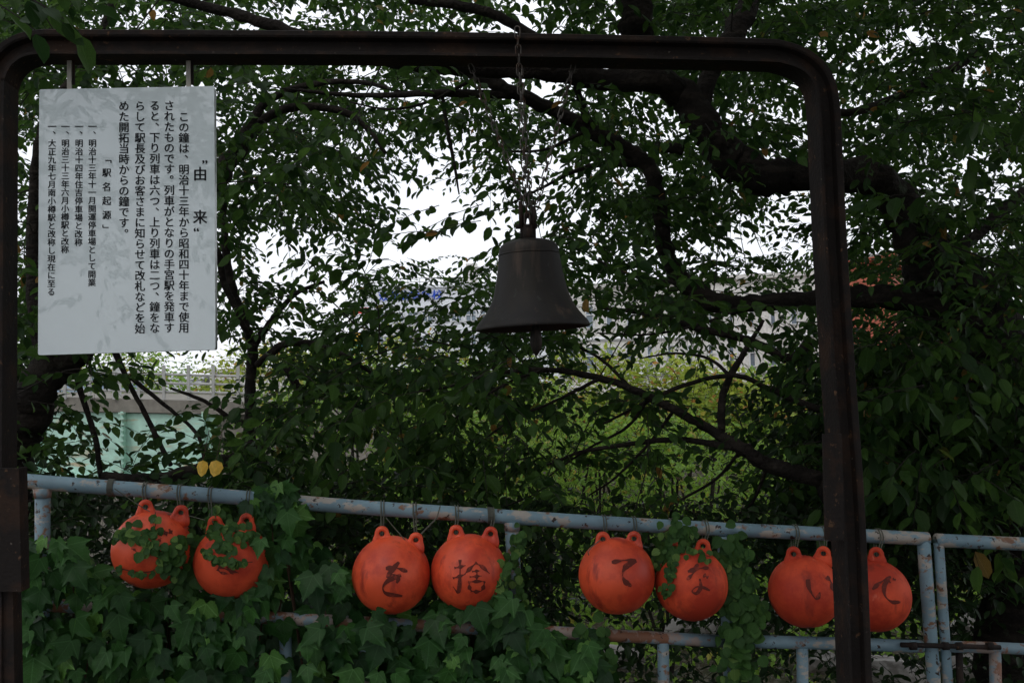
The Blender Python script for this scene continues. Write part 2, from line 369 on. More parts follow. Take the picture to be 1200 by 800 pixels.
# far hills: a ridge with real depth
def hills():
    xs = np.linspace(-1100, 900, 60); V = []; F = []
    hs = [38 + 26 * math.sin(x * .006 + 1) + 12 * math.sin(x * .017) + random.uniform(-2, 2) for x in xs]
    for k, (y, m) in enumerate(((1250, 0), (1350, .6), (1500, 1), (1900, 0))):
        for x, h in zip(xs, hs): V.append((x, y, 2 + h * m * (1 - .3 * smooth01(-200, 500, x))))
    n = len(xs)
    for j in range(3):
        for i in range(n - 1): F.append((j * n + i, j * n + i + 1, (j + 1) * n + i + 1, (j + 1) * n + i))
    link('hills', mesh(V, F, 'hills'), None, M['hills'], True)['kind'] = 'structure'
hills()

# ------------------------------------------------------------------ gate of old rail
gp = [(2, 1010), (2, 860), (3, 500), (4, 300), (5, 120), (7, 96), (15, 77), (30, 63), (52, 57), (90, 57), (300, 57.5), (500, 59), (700, 62), (880, 66), (915, 69), (941, 79), (958, 97), (966, 124), (970, 200), (975, 300), (984, 440), (995, 600), (1004, 820), (1010, 1010)]
gp = [(x - 9 * max(0, 1 - max(x - 5, 0) / 50), y - 3 if y < 110 else y) for x, y in gp]
gate_root = empty('rail_gate', gate(500, 1000), 'rusty brown gate frame bent from old railway rail, carrying the bell and the notice board', 'gate frame')
def sweep_rail(pts, parent):
    pts = [tuple(p) for p in spline(pts, 4)]
    P = [gate(x, y) for x, y in pts]; nrm = Vector((GK, -1, 0)).normalized()
    cen = gate(500, 600)
    # profile (o outward, n towards camera); foot inside, head outside
    h = .044
    prof = [(-h, -.052), (-h, .052), (-h + .009, .052), (-h + .017, .014), (-h + .026, .0075), (h - .030, .0075), (h - .024, .028), (h - .018, .031), (h - .004, .031), (h, .024),
            (h, -.024), (h - .004, -.031), (h - .018, -.031), (h - .024, -.028), (h - .030, -.0075), (-h + .026, -.0075), (-h + .017, -.014), (-h + .009, -.052)]
    V = []; F = []; k = len(prof)
    dense = []
    for i in range(len(P) - 1):
        seg = (P[i + 1] - P[i]).length; m = max(1, int(seg / .06))
        for j in range(m): dense.append(P[i].lerp(P[i + 1], j / m))
    dense.append(P[-1])
    for i, p in enumerate(dense):
        t = (dense[min(i + 1, len(dense) - 1)] - dense[max(i - 1, 0)]).normalized()
        o = t.cross(nrm).normalized()
        if o.dot(p - cen) < 0: o = -o
        # keep a consistent outward side
        for a, b in prof: V.append(p + o * a + nrm * b)
    for i in range(len(dense) - 1):
        for j in range(k):
            a = i * k + j; b = i * k + (j + 1) % k; F.append((a, b, b + k, a + k))
    F.append(tuple(range(k))); F.append(tuple(reversed(range((len(dense) - 1) * k, len(dense) * k))))
    return link('rail_frame', mesh(V, F, 'rail_frame'), parent, M['rust'])
sweep_rail(gp, gate_root)
# splice plates low on each post, with bolts
def plate(px0, px1, py0, py1, off, name='splice_plate'):
    m = MB(); a = gate(px0, py0, off); b = gate(px1, py0, off); c = gate(px1 + 3, py1, off); d = gate(px0 + 3, py1, off)
    n = Vector((GK, -1, 0)).normalized() * .012
    m.add([a, b, c, d, a + n, b + n, c + n, d + n], [(0, 3, 2, 1), (4, 5, 6, 7), (0, 1, 5, 4), (1, 2, 6, 5), (2, 3, 7, 6), (3, 0, 4, 7)])
    # return lip
    b2, c2 = b - n * 4, c - n * 4
    m.add([b, b2, c2, c, b - (b - a).normalized() * .008, b2 - (b - a).normalized() * .008, c2 - (b - a).normalized() * .008, c - (b - a).normalized() * .008], [(0, 1, 2, 3), (4, 7, 6, 5), (0, 4, 5, 1), (3, 2, 6, 7)])
    o = m.build(name, M['rust'], gate_root)
    for f in ((.15, .4, .65, .9) if px0 < -99 else ()):
        q = MB(); cpt = (a.lerp(d, f)).lerp(b.lerp(c, f), .5) + n
        q.tube([cpt, cpt + n * .9], .011, 6); q.build('bolt', M['rust'], o)
plate(-14, 24, 548, 692, .055)
plate(963, 985, 508, 632, .055)
plate(-14, 17, 692, 860, .03)

# ------------------------------------------------------------------ notice board
sign = empty('notice_board', gate(150, 416), 'white notice board with black Japanese lettering hanging from the rusty beam', 'notice board')
TL, TR, BR, BL = gate(46, 105), gate(251, 101), gate(252.5, 409.5), gate(44.5, 416)
def signboard():
    nrm = (TR - TL).cross(BL - TL).normalized()
    if nrm.y > 0: nrm = -nrm
    th = .028; r = .006; ux = (TR - TL).normalized(); uy = (BL - TL).normalized()
    pts = []
    for c, a, b in ((TL, uy, ux), (TR, -ux, uy), (BR, -uy, -ux), (BL, ux, -uy)):
        for t in np.linspace(0, 1, 5):
            an = t * math.pi / 2
            pts.append(c + a * r * (1 - math.sin(an)) + b * r * (1 - math.cos(an)))
    k = len(pts); V = pts + [p - nrm * th for p in pts]
    link('panel', mesh(V[:k], [tuple(range(k))], 'panel'), sign, M['board'])
    F = [(i, (i + 1) % k, (i + 1) % k + k, i + k) for i in range(k)] + [tuple(range(2 * k - 1, k - 1, -1))]
    link('rim', mesh(V, F, 'rim'), sign, M['boardedge'])
    return nrm
SN = signboard()
for x in (81.5, 221):
    m = MB(); a = gate(x, 74, -.012); b = gate(x, 108, -.012); a2 = a + Vector((0, 0, .02))
    m.box((a2 + b) / 2, .014, .006, (a2 - b).length); m.build('hanging_strap', M['bracket'], sign)
    m = MB(); m.box((a2 + b) / 2 + Vector((.011, .004, .01)), .008, .004, (a2 - b).length * .75); m.build('hanging_rod', M['rust'], sign)

def on_sign(px, py, off):
    p0 = TL + SN * off; d = ray(px, py); return CAM + d * ((p0 - CAM).dot(SN) / d.dot(SN))
_tmp = []
def glyph(ch, size):
    c = bpy.data.curves.new('t', 'FONT'); c.body = ch; c.size = size; c.resolution_u = 2; c.offset = 0.0
    o = bpy.data.objects.new('t', c); col.objects.link(o); bpy.context.view_layer.update()
    me = bpy.data.meshes.new_from_object(o.evaluated_get(bpy.context.evaluated_depsgraph_get()))
    V = [tuple(v.co) for v in me.vertices]; Fc = [tuple(p.vertices) for p in me.polygons]
    bpy.data.objects.remove(o); bpy.data.curves.remove(c); bpy.data.meshes.remove(me); return V, Fc
_g = {}
def G(ch, off=0.0):
    if ch not in _g:
        c = bpy.data.curves.new('t', 'FONT'); c.body = ch; c.size = 1; c.resolution_u = 3; c.offset = off
        o = bpy.data.objects.new('t', c); col.objects.link(o); bpy.context.view_layer.update()
        me = bpy.data.meshes.new_from_object(o.evaluated_get(bpy.context.evaluated_depsgraph_get()))
        V = np.array([tuple(v.co) for v in me.vertices]).reshape(-1, 3); Fc = [tuple(p.vertices) for p in me.polygons]
        bpy.data.objects.remove(o); bpy.data.curves.remove(c); bpy.data.meshes.remove(me)
        _g[ch] = (V, Fc)
    return _g[ch]
_ref, _ = G('国')
REFC = (_ref[:, :2].max(0) + _ref[:, :2].min(0)) / 2; REFS = (_ref[:, 0].max() - _ref[:, 0].min()) / .9
def put_text(chars, name):
    """chars: (char, px, py, size px, rot)"""
    m = MB()
    for ch, px, py, s, mode in chars:
        V, Fc = G(ch)
        if not len(V): continue
        q = (V[:, :2] - REFC) / REFS                        # em box centred
        if mode == 'p': q = q + np.array([.58, .55])       # 、。 go to the upper right of the cell
        if mode == 'q': q = q - (q.max(0) + q.min(0)) / 2
        if mode == 'r': q = np.stack([q[:, 1], -q[:, 0]], 1)
        for dx, dy, lf in ((-.022, 0, .0008), (.022, .003, .0010), (0, -.018, .0012)):     # a slightly bold cut
            m.add([on_sign(px + (a + dx) * s, py - (b + dy) * s, lf) for a, b in q], Fc)
    m.build(name, M['ink'], sign)
def column(s, x, y0, y1, size, name='text_column', x1=None):
    n = len(s); out = []
    for i, c in enumerate(s):
        out.append((c, x + ((x1 or x) - x) * i / max(n - 1, 1), y0 + (y1 - y0) * i / max(n - 1, 1), size, 'p' if c in '、。' else ('r' if c in '「」' else '')))
    put_text(out, name)
for t_ in (('”', 240, 190, 15, 'q'), ('由', 234.5, 204, 16, ''), ('来', 234.5, 254.5, 16, ''), ('“', 230, 269, 15, 'q')): put_text([t_], 'title_character')
column('この鐘は、明治十三年から昭和四十年まで使用', 215.5, 137, 384, 11.7)
column('されたものです。列車がとなりの手宮駅を発車す', 198.3, 124, 384, 11.7)
column('ると、下り列車は六つ、上り列車は二つ、鐘をな', 181.3, 124, 384.5, 11.7)
column('らして駅長及びお客さまに知らせて改札などを始', 164, 124.5, 385, 11.7)
column('めた開拓当時からの鐘です。', 145.2, 124.5, 273.5, 11.7)
column('「駅名起源」', 125, 186, 268.5, 10, 'subtitle')
def small(s, x, y1, x1):
    put_text([('一', x, 148.5, 9.8, ''), ('、', x, 158, 9.8, 'p')], 'list_mark'); column(s, x, 168, y1, 8.9, x1=x1)
small('明治十三年十一月開運停車場として開業', 108.3, 331, 107.6)
small('明治十四年住吉停車場と改称', 92.6, 284, 92)
small('明治三十三年六月小樽駅と改称', 76.6, 292.5, 76)
small('大正九年七月南小樽駅と改称し現在に至る', 61, 342, 60)

# ------------------------------------------------------------------ bell
bell_c = gate(624.5, 385); S = 1 / (F_PX / (bell_c.y))
bell = empty('station_bell', bell_c, 'dark bronze station bell with flared mouth hanging by chains under the beam', 'bell')
def lathe(prof, c, tilt, n=64):
    V = []; F = []; rot = Matrix.Rotation(tilt, 3, 'Y')
    for r, z in prof:
        for k in range(n):
            a = 2 * math.pi * k / n; V.append(c + rot @ Vector((r * math.cos(a), r * math.sin(a), z)))
    for i in range(len(prof) - 1):
        for k in range(n): F.append((i * n + k, i * n + (k + 1) % n, (i + 1) * n + (k + 1) % n, (i + 1) * n + k))
    return V, F
outer = [(66.8, 0), (67, 2.5), (64, 8), (58, 15), (51, 25), (45, 38), (41.5, 52), (38.6, 66), (37, 78), (36, 86), (35.6, 89), (35.2, 93), (32.5, 98.5), (26, 102.5), (16, 104.5), (0.1, 105)]
inner = [(0.1, 98), (30, 94), (34, 86), (36, 66), (40, 45), (48, 24), (56, 12), (63, 2), (66.8, 0)]
TILT = -.028
V, F = lathe([(r * S, z * S) for r, z in spline(outer, 3)] + [(r * S, z * S) for r, z in []], bell_c, TILT)
b_out = link('bell_body', mesh(V, F, 'bell_body'), bell, M['bell'], True)
V, F = lathe([(r * S, z * S) for r, z in inner], bell_c, TILT); link('bell_inside', mesh(V, [tuple(reversed(f)) for f in F], 'bell_inside'), bell, M['bell'], True)
for zz, rr in ((87.2, 35.9),):
    m = MB(); rot = Matrix.Rotation(TILT, 3, 'Y')
    m.tube([bell_c + rot @ Vector((rr * S * math.cos(a), rr * S * math.sin(a), zz * S)) for a in np.linspace(0, 2 * math.pi, 65)], .0022, 6, False)
    m.build('raised_ring', M['bell'], bell, True)
cl = MB(); rot = Matrix.Rotation(TILT, 3, 'Y')
cz = [(3, 80), (3, 20), (4.5, 5), (6.4, -6), (7.2, -14), (6.8, -20), (4.0, -28), (1, -32)]
cl.tube([bell_c + Vector((.009, 0, z * S)) for r, z in cz], [r * S for r, z in cz], 12); cl.build('clapper', M['bell'], bell, True)
cr_ = MB(); top = bell_c + rot @ Vector((0, 0, 104 * S))
for sgn in (-1, 1):
    cr_.tube([top + Vector((sgn * 6 * S, 0, -2 * S)), top + Vector((sgn * 6 * S, 0, 16 * S)), top + Vector((sgn * 4 * S, 0, 27 * S)), top + Vector((0, 0, 31 * S))], 3.4 * S, 8)
cr_.tube([top + Vector((0, 0, -3 * S)), top + Vector((0, 0, 18 * S))], 7.5 * S, 10)
cr_.build('crown_loop', M['rust'], bell, True)
sh = MB()
for dx, dz, ln_ in ((-8, 16, 30), (7, 14, 26)):
    c0 = top + Vector((dx * S, -.01, dz * S))
    sh.tube([c0, c0 + Vector((0, 0, ln_ * S))], 2.6 * S, 8)
sh.tube([top + Vector((-15 * S, 0, 17 * S)), top + Vector((11 * S, 0, 17 * S))], 3 * S, 8)
sh.build('shackle', M['rust'], bell, True)

def chain(p, q, link_px, thick, label, sagf=0):
    d = q - p; L = d.length; t = d.normalized(); ll = link_px / PG; k = max(2, int(L / (ll * .72)))
    root = empty('chain', q, label, 'chain', 'chains holding the bell')
    u = t.cross(Vector((0, 1, 0))).normalized(); v = t.cross(u)
    me = {}
    for i in range(k):
        c = p.lerp(q, (i + .5) / k) + Vector((0, 0, -sagf * 4 * ((i + .5) / k) * (1 - (i + .5) / k)))
        s_ = (u, v)[i % 2]; tw = random.uniform(-.35, .35); s_ = (s_ * math.cos(tw) + t.cross(s_) * math.sin(tw))
        m = MB(); pts = []
        for a in np.linspace(0, 2 * math.pi, 13):
            ca, sa = math.cos(a), math.sin(a)
            pts.append(c + s_ * ca * ll * .22 + t * (sa * ll * .22 + (ll * .28 if sa > 0 else -ll * .28)))
        m.tube(pts, thick, 5, False); m.build('chain_link', M['chain'], root, True)
jn = gate(621, 262, .012)
chain(gate(606, 33, .05), gate(618, 262, .02), 15, .0024, 'pale steel chain dropping straight from the top of the beam to the bell')
chain(gate(610, 80, .00), gate(624, 266, .0), 13, .0021, 'thin darker chain close behind the straight pale chain above the bell')
chain(gate(551, 76, -.02), gate(615, 240, .0), 13, .0023, 'slanting chain running down to the bell from the left')
chain(gate(672, 76, -.02), gate(628, 245, .0), 13, .0023, 'slanting chain running down to the bell from the right')

# ------------------------------------------------------------------ fence
fence = empty('pipe_fence', fen(600, 900), 'pale blue grey pipe fence with peeling paint carrying the orange floats', 'fence')
def pipe(pts, r, parent, name, m=None, n=16, offs=0):
    P = spline([tuple(fen(x, y, offs)) for x, y in pts], 5) if len(pts) > 2 else [fen(*pts[0], offs), fen(*pts[1], offs)]
    if len(pts) == 2: P = [Vector(P[0]).lerp(Vector(P[1]), t) for t in np.linspace(0, 1, 6)]
    b = MB(); b.tube([Vector(p) for p in P], r, n); return b.build(name, m or M['paint'], parent, True)
RP = .0275
pipe([(24, 563), (100, 569), (260, 581), (420, 594), (560, 603), (700, 612), (830, 619), (960, 625), (1087, 631)], RP, fence, 'top_rail')
pipe([(16, 706), (150, 714), (310, 723), (480, 732), (640, 740), (850, 751)], .024, fence, 'lower_rail', M['paint2'])
pipe([(876, 751), (980, 753.5), (1080, 757)], .025, fence, 'lower_rail')
for x0, y0, x1, y1 in ((50, 572, 49, 1010), (599, 611, 622, 1010), (848, 628, 866, 1010), (1082, 630, 1110, 1010)):
    pipe([(x0, y0), (x1, y1)], .0262, fence, 'post')
for x0, y0, x1, y1 in ((334, 730, 341, 1010), (427, 736, 436, 1010), (692, 747, 697, 1010), (777, 752, 781, 1010), (940, 758, 943, 1010)):
    pipe([(x0, y0), (x1, y1)], .023, fence, 'baluster')
for x, y in ((50, 574), (600, 613), (848, 631)):
    b = MB(); c = fen(x, y + 2); b.tube([c + Vector((0, 0, .012)), c - Vector((0, 0, .022))], [.0335, .029], 14); b.build('weld_collar', M['paint2'], fence, True)
fence2 = empty('pipe_fence', fen(1150, 900), 'short rusty section of blue grey pipe fence at the right edge of the photo', 'fence')
pipe([(1097, 632.5), (1150, 635), (1300, 641)], RP, fence2, 'top_rail')
pipe([(1100, 636), (1117, 900)], .020, fence2, 'post', M['paint'])
pipe([(1110, 757), (1180, 759), (1300, 765)], .023, fence2, 'lower_rail', M['paint2'])
pipe([(1166, 762), (1171, 1010)], .023, fence2, 'baluster', M['paint2'])
pipe([(1124, 765), (1131, 1010)], .014, fence2, 'baluster', M['rust'])
latch = MB(); latch.tube([fen(1056, 755, .04), fen(1172, 758, .04)], .010, 8); latch.build('latch_bar', M['rust'], fence2, True)
for x in (1070, 1108, 1124, 1160):
    b = MB(); c = fen(x, 756.5, .04); b.tube([c - Vector((.012, 0, 0)), c + Vector((.012, 0, 0))], .016, 8); b.build('latch_eye', M['rust'], fence2, True)

# ------------------------------------------------------------------ orange floats
NRM = Vector((FK, -1, 0)).normalized()
def make_float(cx, cy, r_px, lugs, strokes, label, m, yaw=0, off=.05, w=5.0):
    c = fen(cx, cy, off); sc_ = (c - CAM).dot(_F) / F_PX; R = r_px * sc_
    root = empty('fishing_float', c, label, 'float', 'orange floats hanging from the fence')
    me = bpy.data.meshes.new('float_body'); bm = bmesh.new(); bmesh.ops.create_uvsphere(bm, u_segments=56, v_segments=36, radius=R)
    for v in bm.verts:
        v.co.z *= .985; v.co *= 1 + .004 * math.sin(9 * v.co.x / R + cx) * math.cos(7 * v.co.z / R)
        if abs(v.co.y) < R * .03: v.co *= 1.006
    bmesh.ops.rotate(bm, verts=bm.verts, cent=(0, 0, 0), matrix=Matrix.Rotation(yaw, 3, 'Z'))
    bmesh.ops.translate(bm, verts=bm.verts, vec=c); bm.to_mesh(me); bm.free()
    link('float_body', me, root, m, True)
    toc = (CAM - c).normalized()
    for (lx, ly) in lugs:
        # flat ear with a hole, blended into the sphere
        d2 = Vector(((lx - cx) * sc_, 0, -(ly - cy) * sc_)); rr = d2.length; ear = c + _R * (lx - cx) * sc_ + _U * (cy - ly) * sc_
        upv = ((ear - c).normalized() * .30 + _U * .70).normalized(); sx = upv.cross(toc).normalized(); nn = sx.cross(upv)
        if sx.dot(_R) < 0: sx = -sx
        ro, ri = 8.3 * sc_, 3.1 * sc_; V = []; F = []; k = 28
        seq = []
        for i in range(k):
            a = 2 * math.pi * i / k; x, y = math.sin(a), math.cos(a)
            ox, oy = x * ro, y * ro
            if y < .1:                                       # skirt down to the body
                f = (0.1 - y) / 1.1; ox = math.copysign(abs(x) ** .6 * (8.0 + 8.5 * f) * sc_, x); oy = -f * 16 * sc_
            seq.append((ox, oy, x * ri, y * ri))
        for z_ in (1, -1):
            for ox, oy, ix, iy in seq:
                th = (3.6 if oy >= 0 else 3.6 + 5 * min(1, -oy / (13 * sc_))) * sc_
                V.append(ear + sx * ox + upv * oy + nn * th * z_ * .72)
            for ox, oy, ix, iy in seq:
                V.append(ear + sx * (ix + (ox - ix) * .42) + upv * (iy + (oy - iy) * .42) + nn * 3.7 * sc_ * z_)
            for ox, oy, ix, iy in seq: V.append(ear + sx * ix + upv * iy + nn * 2.9 * sc_ * z_)
        def quad(a, b, c_, d): F.append((a, b, c_, d))
        for i in range(k):
            j = (i + 1) % k
            quad(i, j, k + j, k + i); quad(k + i, k + j, 2 * k + j, 2 * k + i)
            quad(3 * k + j, 3 * k + i, 4 * k + i, 4 * k + j); quad(4 * k + j, 4 * k + i, 5 * k + i, 5 * k + j)
            quad(j, i, 3 * k + i, 3 * k + j); quad(2 * k + i, 2 * k + j, 5 * k + j, 5 * k + i)
        link('lug', mesh(V, F, 'lug'), root, m, True)
    # brush strokes: thin ribbons wrapped onto the sphere
    def wrap(px, py, lift=.0011):
        d = ray(px, py); oc = CAM - c; Rr = R * 1.004 + lift; b = oc.dot(d); q = b * b - (oc.dot(oc) - Rr * Rr)
        if q < 0: q = 0
        return CAM + d * (-b - math.sqrt(q))
    for st in strokes:
        ww = w; pts = st
        if isinstance(st, tuple): pts, ww = st
        sp = spline(pts, 7); nS = len(sp); V = []; F = []
        for i, p in enumerate(sp):
            a = sp[max(i - 1, 0)]; b = sp[min(i + 1, nS - 1)]; t = (b - a) / max(np.linalg.norm(b - a), 1e-6); nn = np.array([-t[1], t[0]])
            u = i / (nS - 1); wd = ww * .66 * (.62 + .38 * math.sin(u * 9 + cx)) * (1 if u < .8 else 1 - (u - .8) * 2.8) * (1 + random.uniform(-.1, .1))
            for e in (-1, -.33, .33, 1):
                q = p + nn * wd * e; V.append(wrap(q[0], q[1]))
        for i in range(nS - 1):
            for e in range(3): F.append((i * 4 + e, i * 4 + e + 1, i * 4 + e + 5, i * 4 + e + 4))
        link('brush_stroke', mesh(V, F, 'brush_stroke'), root, M['brush'], False)
    return root, c, R
def C(ox, oy, pts): return [(ox + x * .3, oy + y * .3) for x, y in pts]
A5 = lambda *p: C(100, 560, p); A6 = lambda *p: C(380, 560, p); A7 = lambda *p: C(640, 560, p); A8 = lambda *p: C(880, 560, p)
floats = {}
floats[1] = make_float(179, 643, 45.5, [(170.5, 593.5), (212, 600)], [(A5((308, 204), (314, 214), (319, 226)), 4.5), (A5((328, 198), (333, 209), (340, 218)), 4.5), (A5((296, 232), (290, 242), (287, 252)), 3), (A5((180, 275), (190, 278), (200, 288)), 2.5)],
    'orange float wrapped in creeper leaves, leftmost on the fence', M['float'], .2)
floats[2] = make_float(272, 657, 43.5, [(252, 612), (289, 609.5)], [(A5((522, 290), (535, 284), (546, 300)), 4), (A5((520, 345), (560, 358), (600, 370)), 3.6), (A5((555, 345), (565, 362), (580, 376)), 3), (A5((515, 355), (530, 368), (560, 374)), 3)],
    'orange float belted with two strings of small leaves, beside the ivy mass', M['float2'], 1.1)
floats[3] = make_float(458.5, 673, 45.5, [(447.5, 624.5), (487.4, 632)], [A6((240, 352), (280, 350), (325, 364)), A6((292, 327), (268, 355), (246, 386), (268, 376), (288, 390), (283, 410)), A6((300, 378), (252, 398), (229, 425), (243, 450), (305, 460))],
    'clean orange float painted with the hiragana wo (を), third from the left', M['float'], 2.0, w=4.6)
floats[4] = make_float(549.5, 670, 44.7, [(534.5, 623), (575, 625)], [(A6((508, 350), (530, 346), (552, 340)), 3.6), A6((530, 318), (530, 380), (524, 444), (502, 422)), (A6((502, 390), (526, 384), (552, 374)), 3.6),
    A6((596, 328), (570, 352), (548, 374)), A6((590, 330), (618, 346), (646, 372)), (A6((578, 364), (594, 362), (610, 361)), 3), (A6((597, 362), (596, 382), (596, 402)), 3), (A6((568, 385), (592, 383), (616, 381)), 3), (A6((562, 405), (592, 403), (628, 402)), 3.4), A6((566, 406), (567, 425), (574, 442)), A6((626, 403), (622, 425), (612, 442)), A6((572, 440), (592, 443), (614, 440))],
    'clean orange float painted with a dense kanji (捨), beside the fence post', M['float'], 2.9, w=4.0)
floats[5] = make_float(722.5, 674, 44.5, [(706.5, 631), (743, 630.5)], [(A7((256, 328), (302, 320), (352, 320)), 4), (A7((352, 321), (312, 345), (299, 375), (308, 402), (334, 422)), 5.4)],
    'orange float painted with the hiragana te (て), fifth from the left', M['float'], .7, w=4.6)
floats[6] = make_float(810, 684, 42.3, [(789, 641.5), (824, 639.5)], [A7((553, 364), (598, 352), (635, 350)), A7((592, 334), (578, 366), (550, 396)), A7((614, 377), (624, 382), (634, 388)), (A7((600, 392), (604, 425), (588, 449), (570, 441), (588, 424), (615, 427), (640, 438)), 3.6)],
    'orange float painted with the hiragana na (な), its upper left hung with a vine', M['float2'], 1.5, w=4.4)
floats[7] = make_float(943, 692.5, 41.8, [(930, 648.5), (965, 648)], [(A8((222, 394), (228, 430), (250, 468), (262, 465), (270, 445)), 4.4), (A8((294, 384), (313, 405), (321, 440)), 4.4)],
    'orange float painted with the hiragana i (い), just left of the rusty post', M['float2'], 2.3, w=4.4)
floats[8] = make_float(1023.5, 697, 42.0, [(1004, 650), (1027, 649)], [(A8((474, 434), (508, 405), (547, 384)), 4.2), (A8((546, 384), (522, 418), (524, 458), (550, 482), (584, 483)), 4.6), (A8((538, 400), (546, 408)), 3), (A8((552, 392), (566, 397)), 3)],
    'orange float painted with the hiragana de (で), half hidden behind the rusty post', M['float2'], .3, w=4.4)

# cords looped over the rail, each to a lug
cords = [(170.5, 593.5, 1, 'left', 'leftmost creeper-wrapped float'), (212, 600, 1, 'right', 'leftmost creeper-wrapped float'), (249, 609, 2, 'left', 'float belted with leaf strings'), (290.5, 604, 2, 'right', 'float belted with leaf strings'),
         (447.5, 624.5, 3, 'left', 'third float from the left'), (487.4, 632, 3, 'right', 'third float from the left'), (534.5, 623, 4, 'left', 'fourth float from the left'), (575, 625, 4, 'right', 'fourth float from the left'), (706.5, 631, 5, 'left', 'fifth float from the left'), (743, 630.5, 5, 'right', 'fifth float from the left'),
         (786, 639, 6, 'left', 'sixth float from the left'), (825.4, 635.5, 6, 'right', 'sixth float from the left'), (930, 648.5, 7, 'left', 'seventh float from the left'), (965, 648, 7, 'right', 'seventh float from the left'), (1027, 649, 8, 'right', 'rightmost float')]
def rail_y(x): return float(np.interp(x, [24, 100, 260, 420, 560, 700, 830, 960, 1087, 1200], [563, 569, 581, 594, 603, 612, 619, 625, 631, 637]))
for x, y, n, sd_, what in cords:
    ear = fen(x, y, .05); xt = x + random.uniform(-2, 3); rc = fen(xt, rail_y(xt)); m = MB()
    for dx in (-.003, .004):
        pts = []
        for a in np.linspace(-.4, math.pi + .4, 10):
            pts.append(rc + Vector((dx * 1.5, 0, 0)) + NRM * math.cos(a) * (RP + .004) + Vector((0, 0, 1)) * math.sin(a) * (RP + .004))
        pts = [ear + Vector((dx, -.012, -.004))] + pts + [ear + Vector((dx, .012, -.004)), ear + Vector((dx, 0, -.012)), ear + Vector((dx, -.012, -.004))]
        m.tube(pts, .0024, 5)
    o = m.build('cord', M['cord'], None, True)
    tag(o, 'grey cord from the rail to the %s lug of the %s' % (sd_, what), 'cord', 'cords tying the floats to the rail')
m = MB()
for q in (0, .004): m.tube([fen(x, y + q * 300, .06) for x, y in ((487, 632), (498, 620), (512, 606), (516, 592))], .0016, 4)
m.tube([fen(x, y, .075) for x, y in ((452, 606), (462, 618), (476, 634), (490, 641), (497, 644))], .0018, 4)
tag(m.build('cord', M['cord'], None), 'loose slanting cord end beside the third float from the left', 'cord', 'cords tying the floats to the rail')
m = MB(); m.tube([fen(x, y, .07) for x, y in ((134, 572), (160, 590), (182, 603), (214, 602), (240, 609))], .0016, 4)
tag(m.build('cord', M['cord'], None), 'slack thin cord hanging from the rail behind the leftmost float', 'cord', 'cords tying the floats to the rail')
m = MB(); m.tube([fen(x, y, .08) for x, y in ((704, 632), (694, 640), (689, 646), (690, 650), (694, 651))], .002, 4)
tag(m.build('cord', M['cord'], None), 'short curled cord end hanging at the upper left of the fifth float from the left', 'cord', 'cords tying the floats to the rail')
for x, wd, what in ((131, .020, 'near the left end of the fence'), (575, .026, 'above the fourth float from the left')):
    m = MB(); c = fen(x, rail_y(x)); tdir = (fen(x + 10, rail_y(x + 10)) - c).normalized()
    for k in range(5):
        cc = c + tdir * (k - 2) * wd / 5
        m.tube([cc + NRM * math.cos(a) * (RP + .003) + Vector((0, 0, 1)) * math.sin(a) * (RP + .003) for a in np.linspace(0, 2 * math.pi, 17)], .0031, 5, False)
    tag(m.build('strap_binding', M['strap'], None, True), 'dark wire binding wound round the top rail ' + what, 'binding', 'bindings on the top rail')

# ------------------------------------------------------------------ ivy
def ivy_top(x):
    return float(np.interp(x, [18, 40, 60, 90, 120, 150, 200, 235, 260, 290, 300, 318, 338, 355, 385, 410, 430, 470, 505, 520, 560, 600, 625, 640, 680, 700, 716],
                               [625, 632, 618, 650, 672, 690, 694, 700, 690, 672, 612, 590, 592, 625, 650, 690, 712, 722, 715, 705, 708, 700, 715, 742, 745, 760, 790]))
def ivy_patch(root, xr, top, n, s0, s1, depth, seedv, ybot=830, kitx=K_IVY, kn='ivy', m=None, count=300, dn=.35):
    pos = []; ax = []; nm = []; ln = []; wr = []; r_ = np.random.default_rng(seedv)
    while len(pos) < n:
        x = r_.uniform(*xr); tp = top(x); y = tp + (ybot - tp) * r_.random()
        if y > ybot or (kn == 'ivy' and y > tp + 40 and (abs(x - 337) < 13 or abs(x - 431) < 10 or 95 < x < 112) and r_.random() < .8): continue
        d = r_.uniform(*depth); p = fen(x, y, d); pos.append(p)
        a = np.array([r_.normal(0, .55), -.25 + r_.normal(0, .3), -1.0 + r_.normal(0, .15)]); ax.append(a)
        nm.append(np.array([r_.normal(0, .42) + .0, -1.0, dn + r_.normal(0, .35)])); ln.append(r_.uniform(s0, s1)); wr.append(r_.uniform(.85, 1.12))
    L = [np.array(q, float) for q in (pos, ax, nm, ln, wr)]
    foliage(kn, kitx, L, m or M['ivy'], root, count); return L
ivy = empty('ivy', fen(230, 1000), 'broad mass of large lobed ivy leaves climbing the left half of the fence', 'ivy')
ivy_patch(ivy, (14, 716), ivy_top, 1500, .045, .100, (-.24, .17), 3)
stems = MB()
for i in range(46):
    x = random.uniform(20, 700); y1 = ivy_top(x) + random.uniform(0, 30); x2 = x + random.uniform(-60, 60)
    stems.tube([fen(*p, random.uniform(-.05, .03)) for p in ((x2, 1000), ((x + x2) / 2 + random.uniform(-20, 20), (y1 + 1000) / 2), (x + random.uniform(-8, 8), y1 + 40), (x, y1))], [.005, .004, .003, .0015], 5)
stems.build('stems', M['vinebark'], ivy)['kind'] = 'stuff'

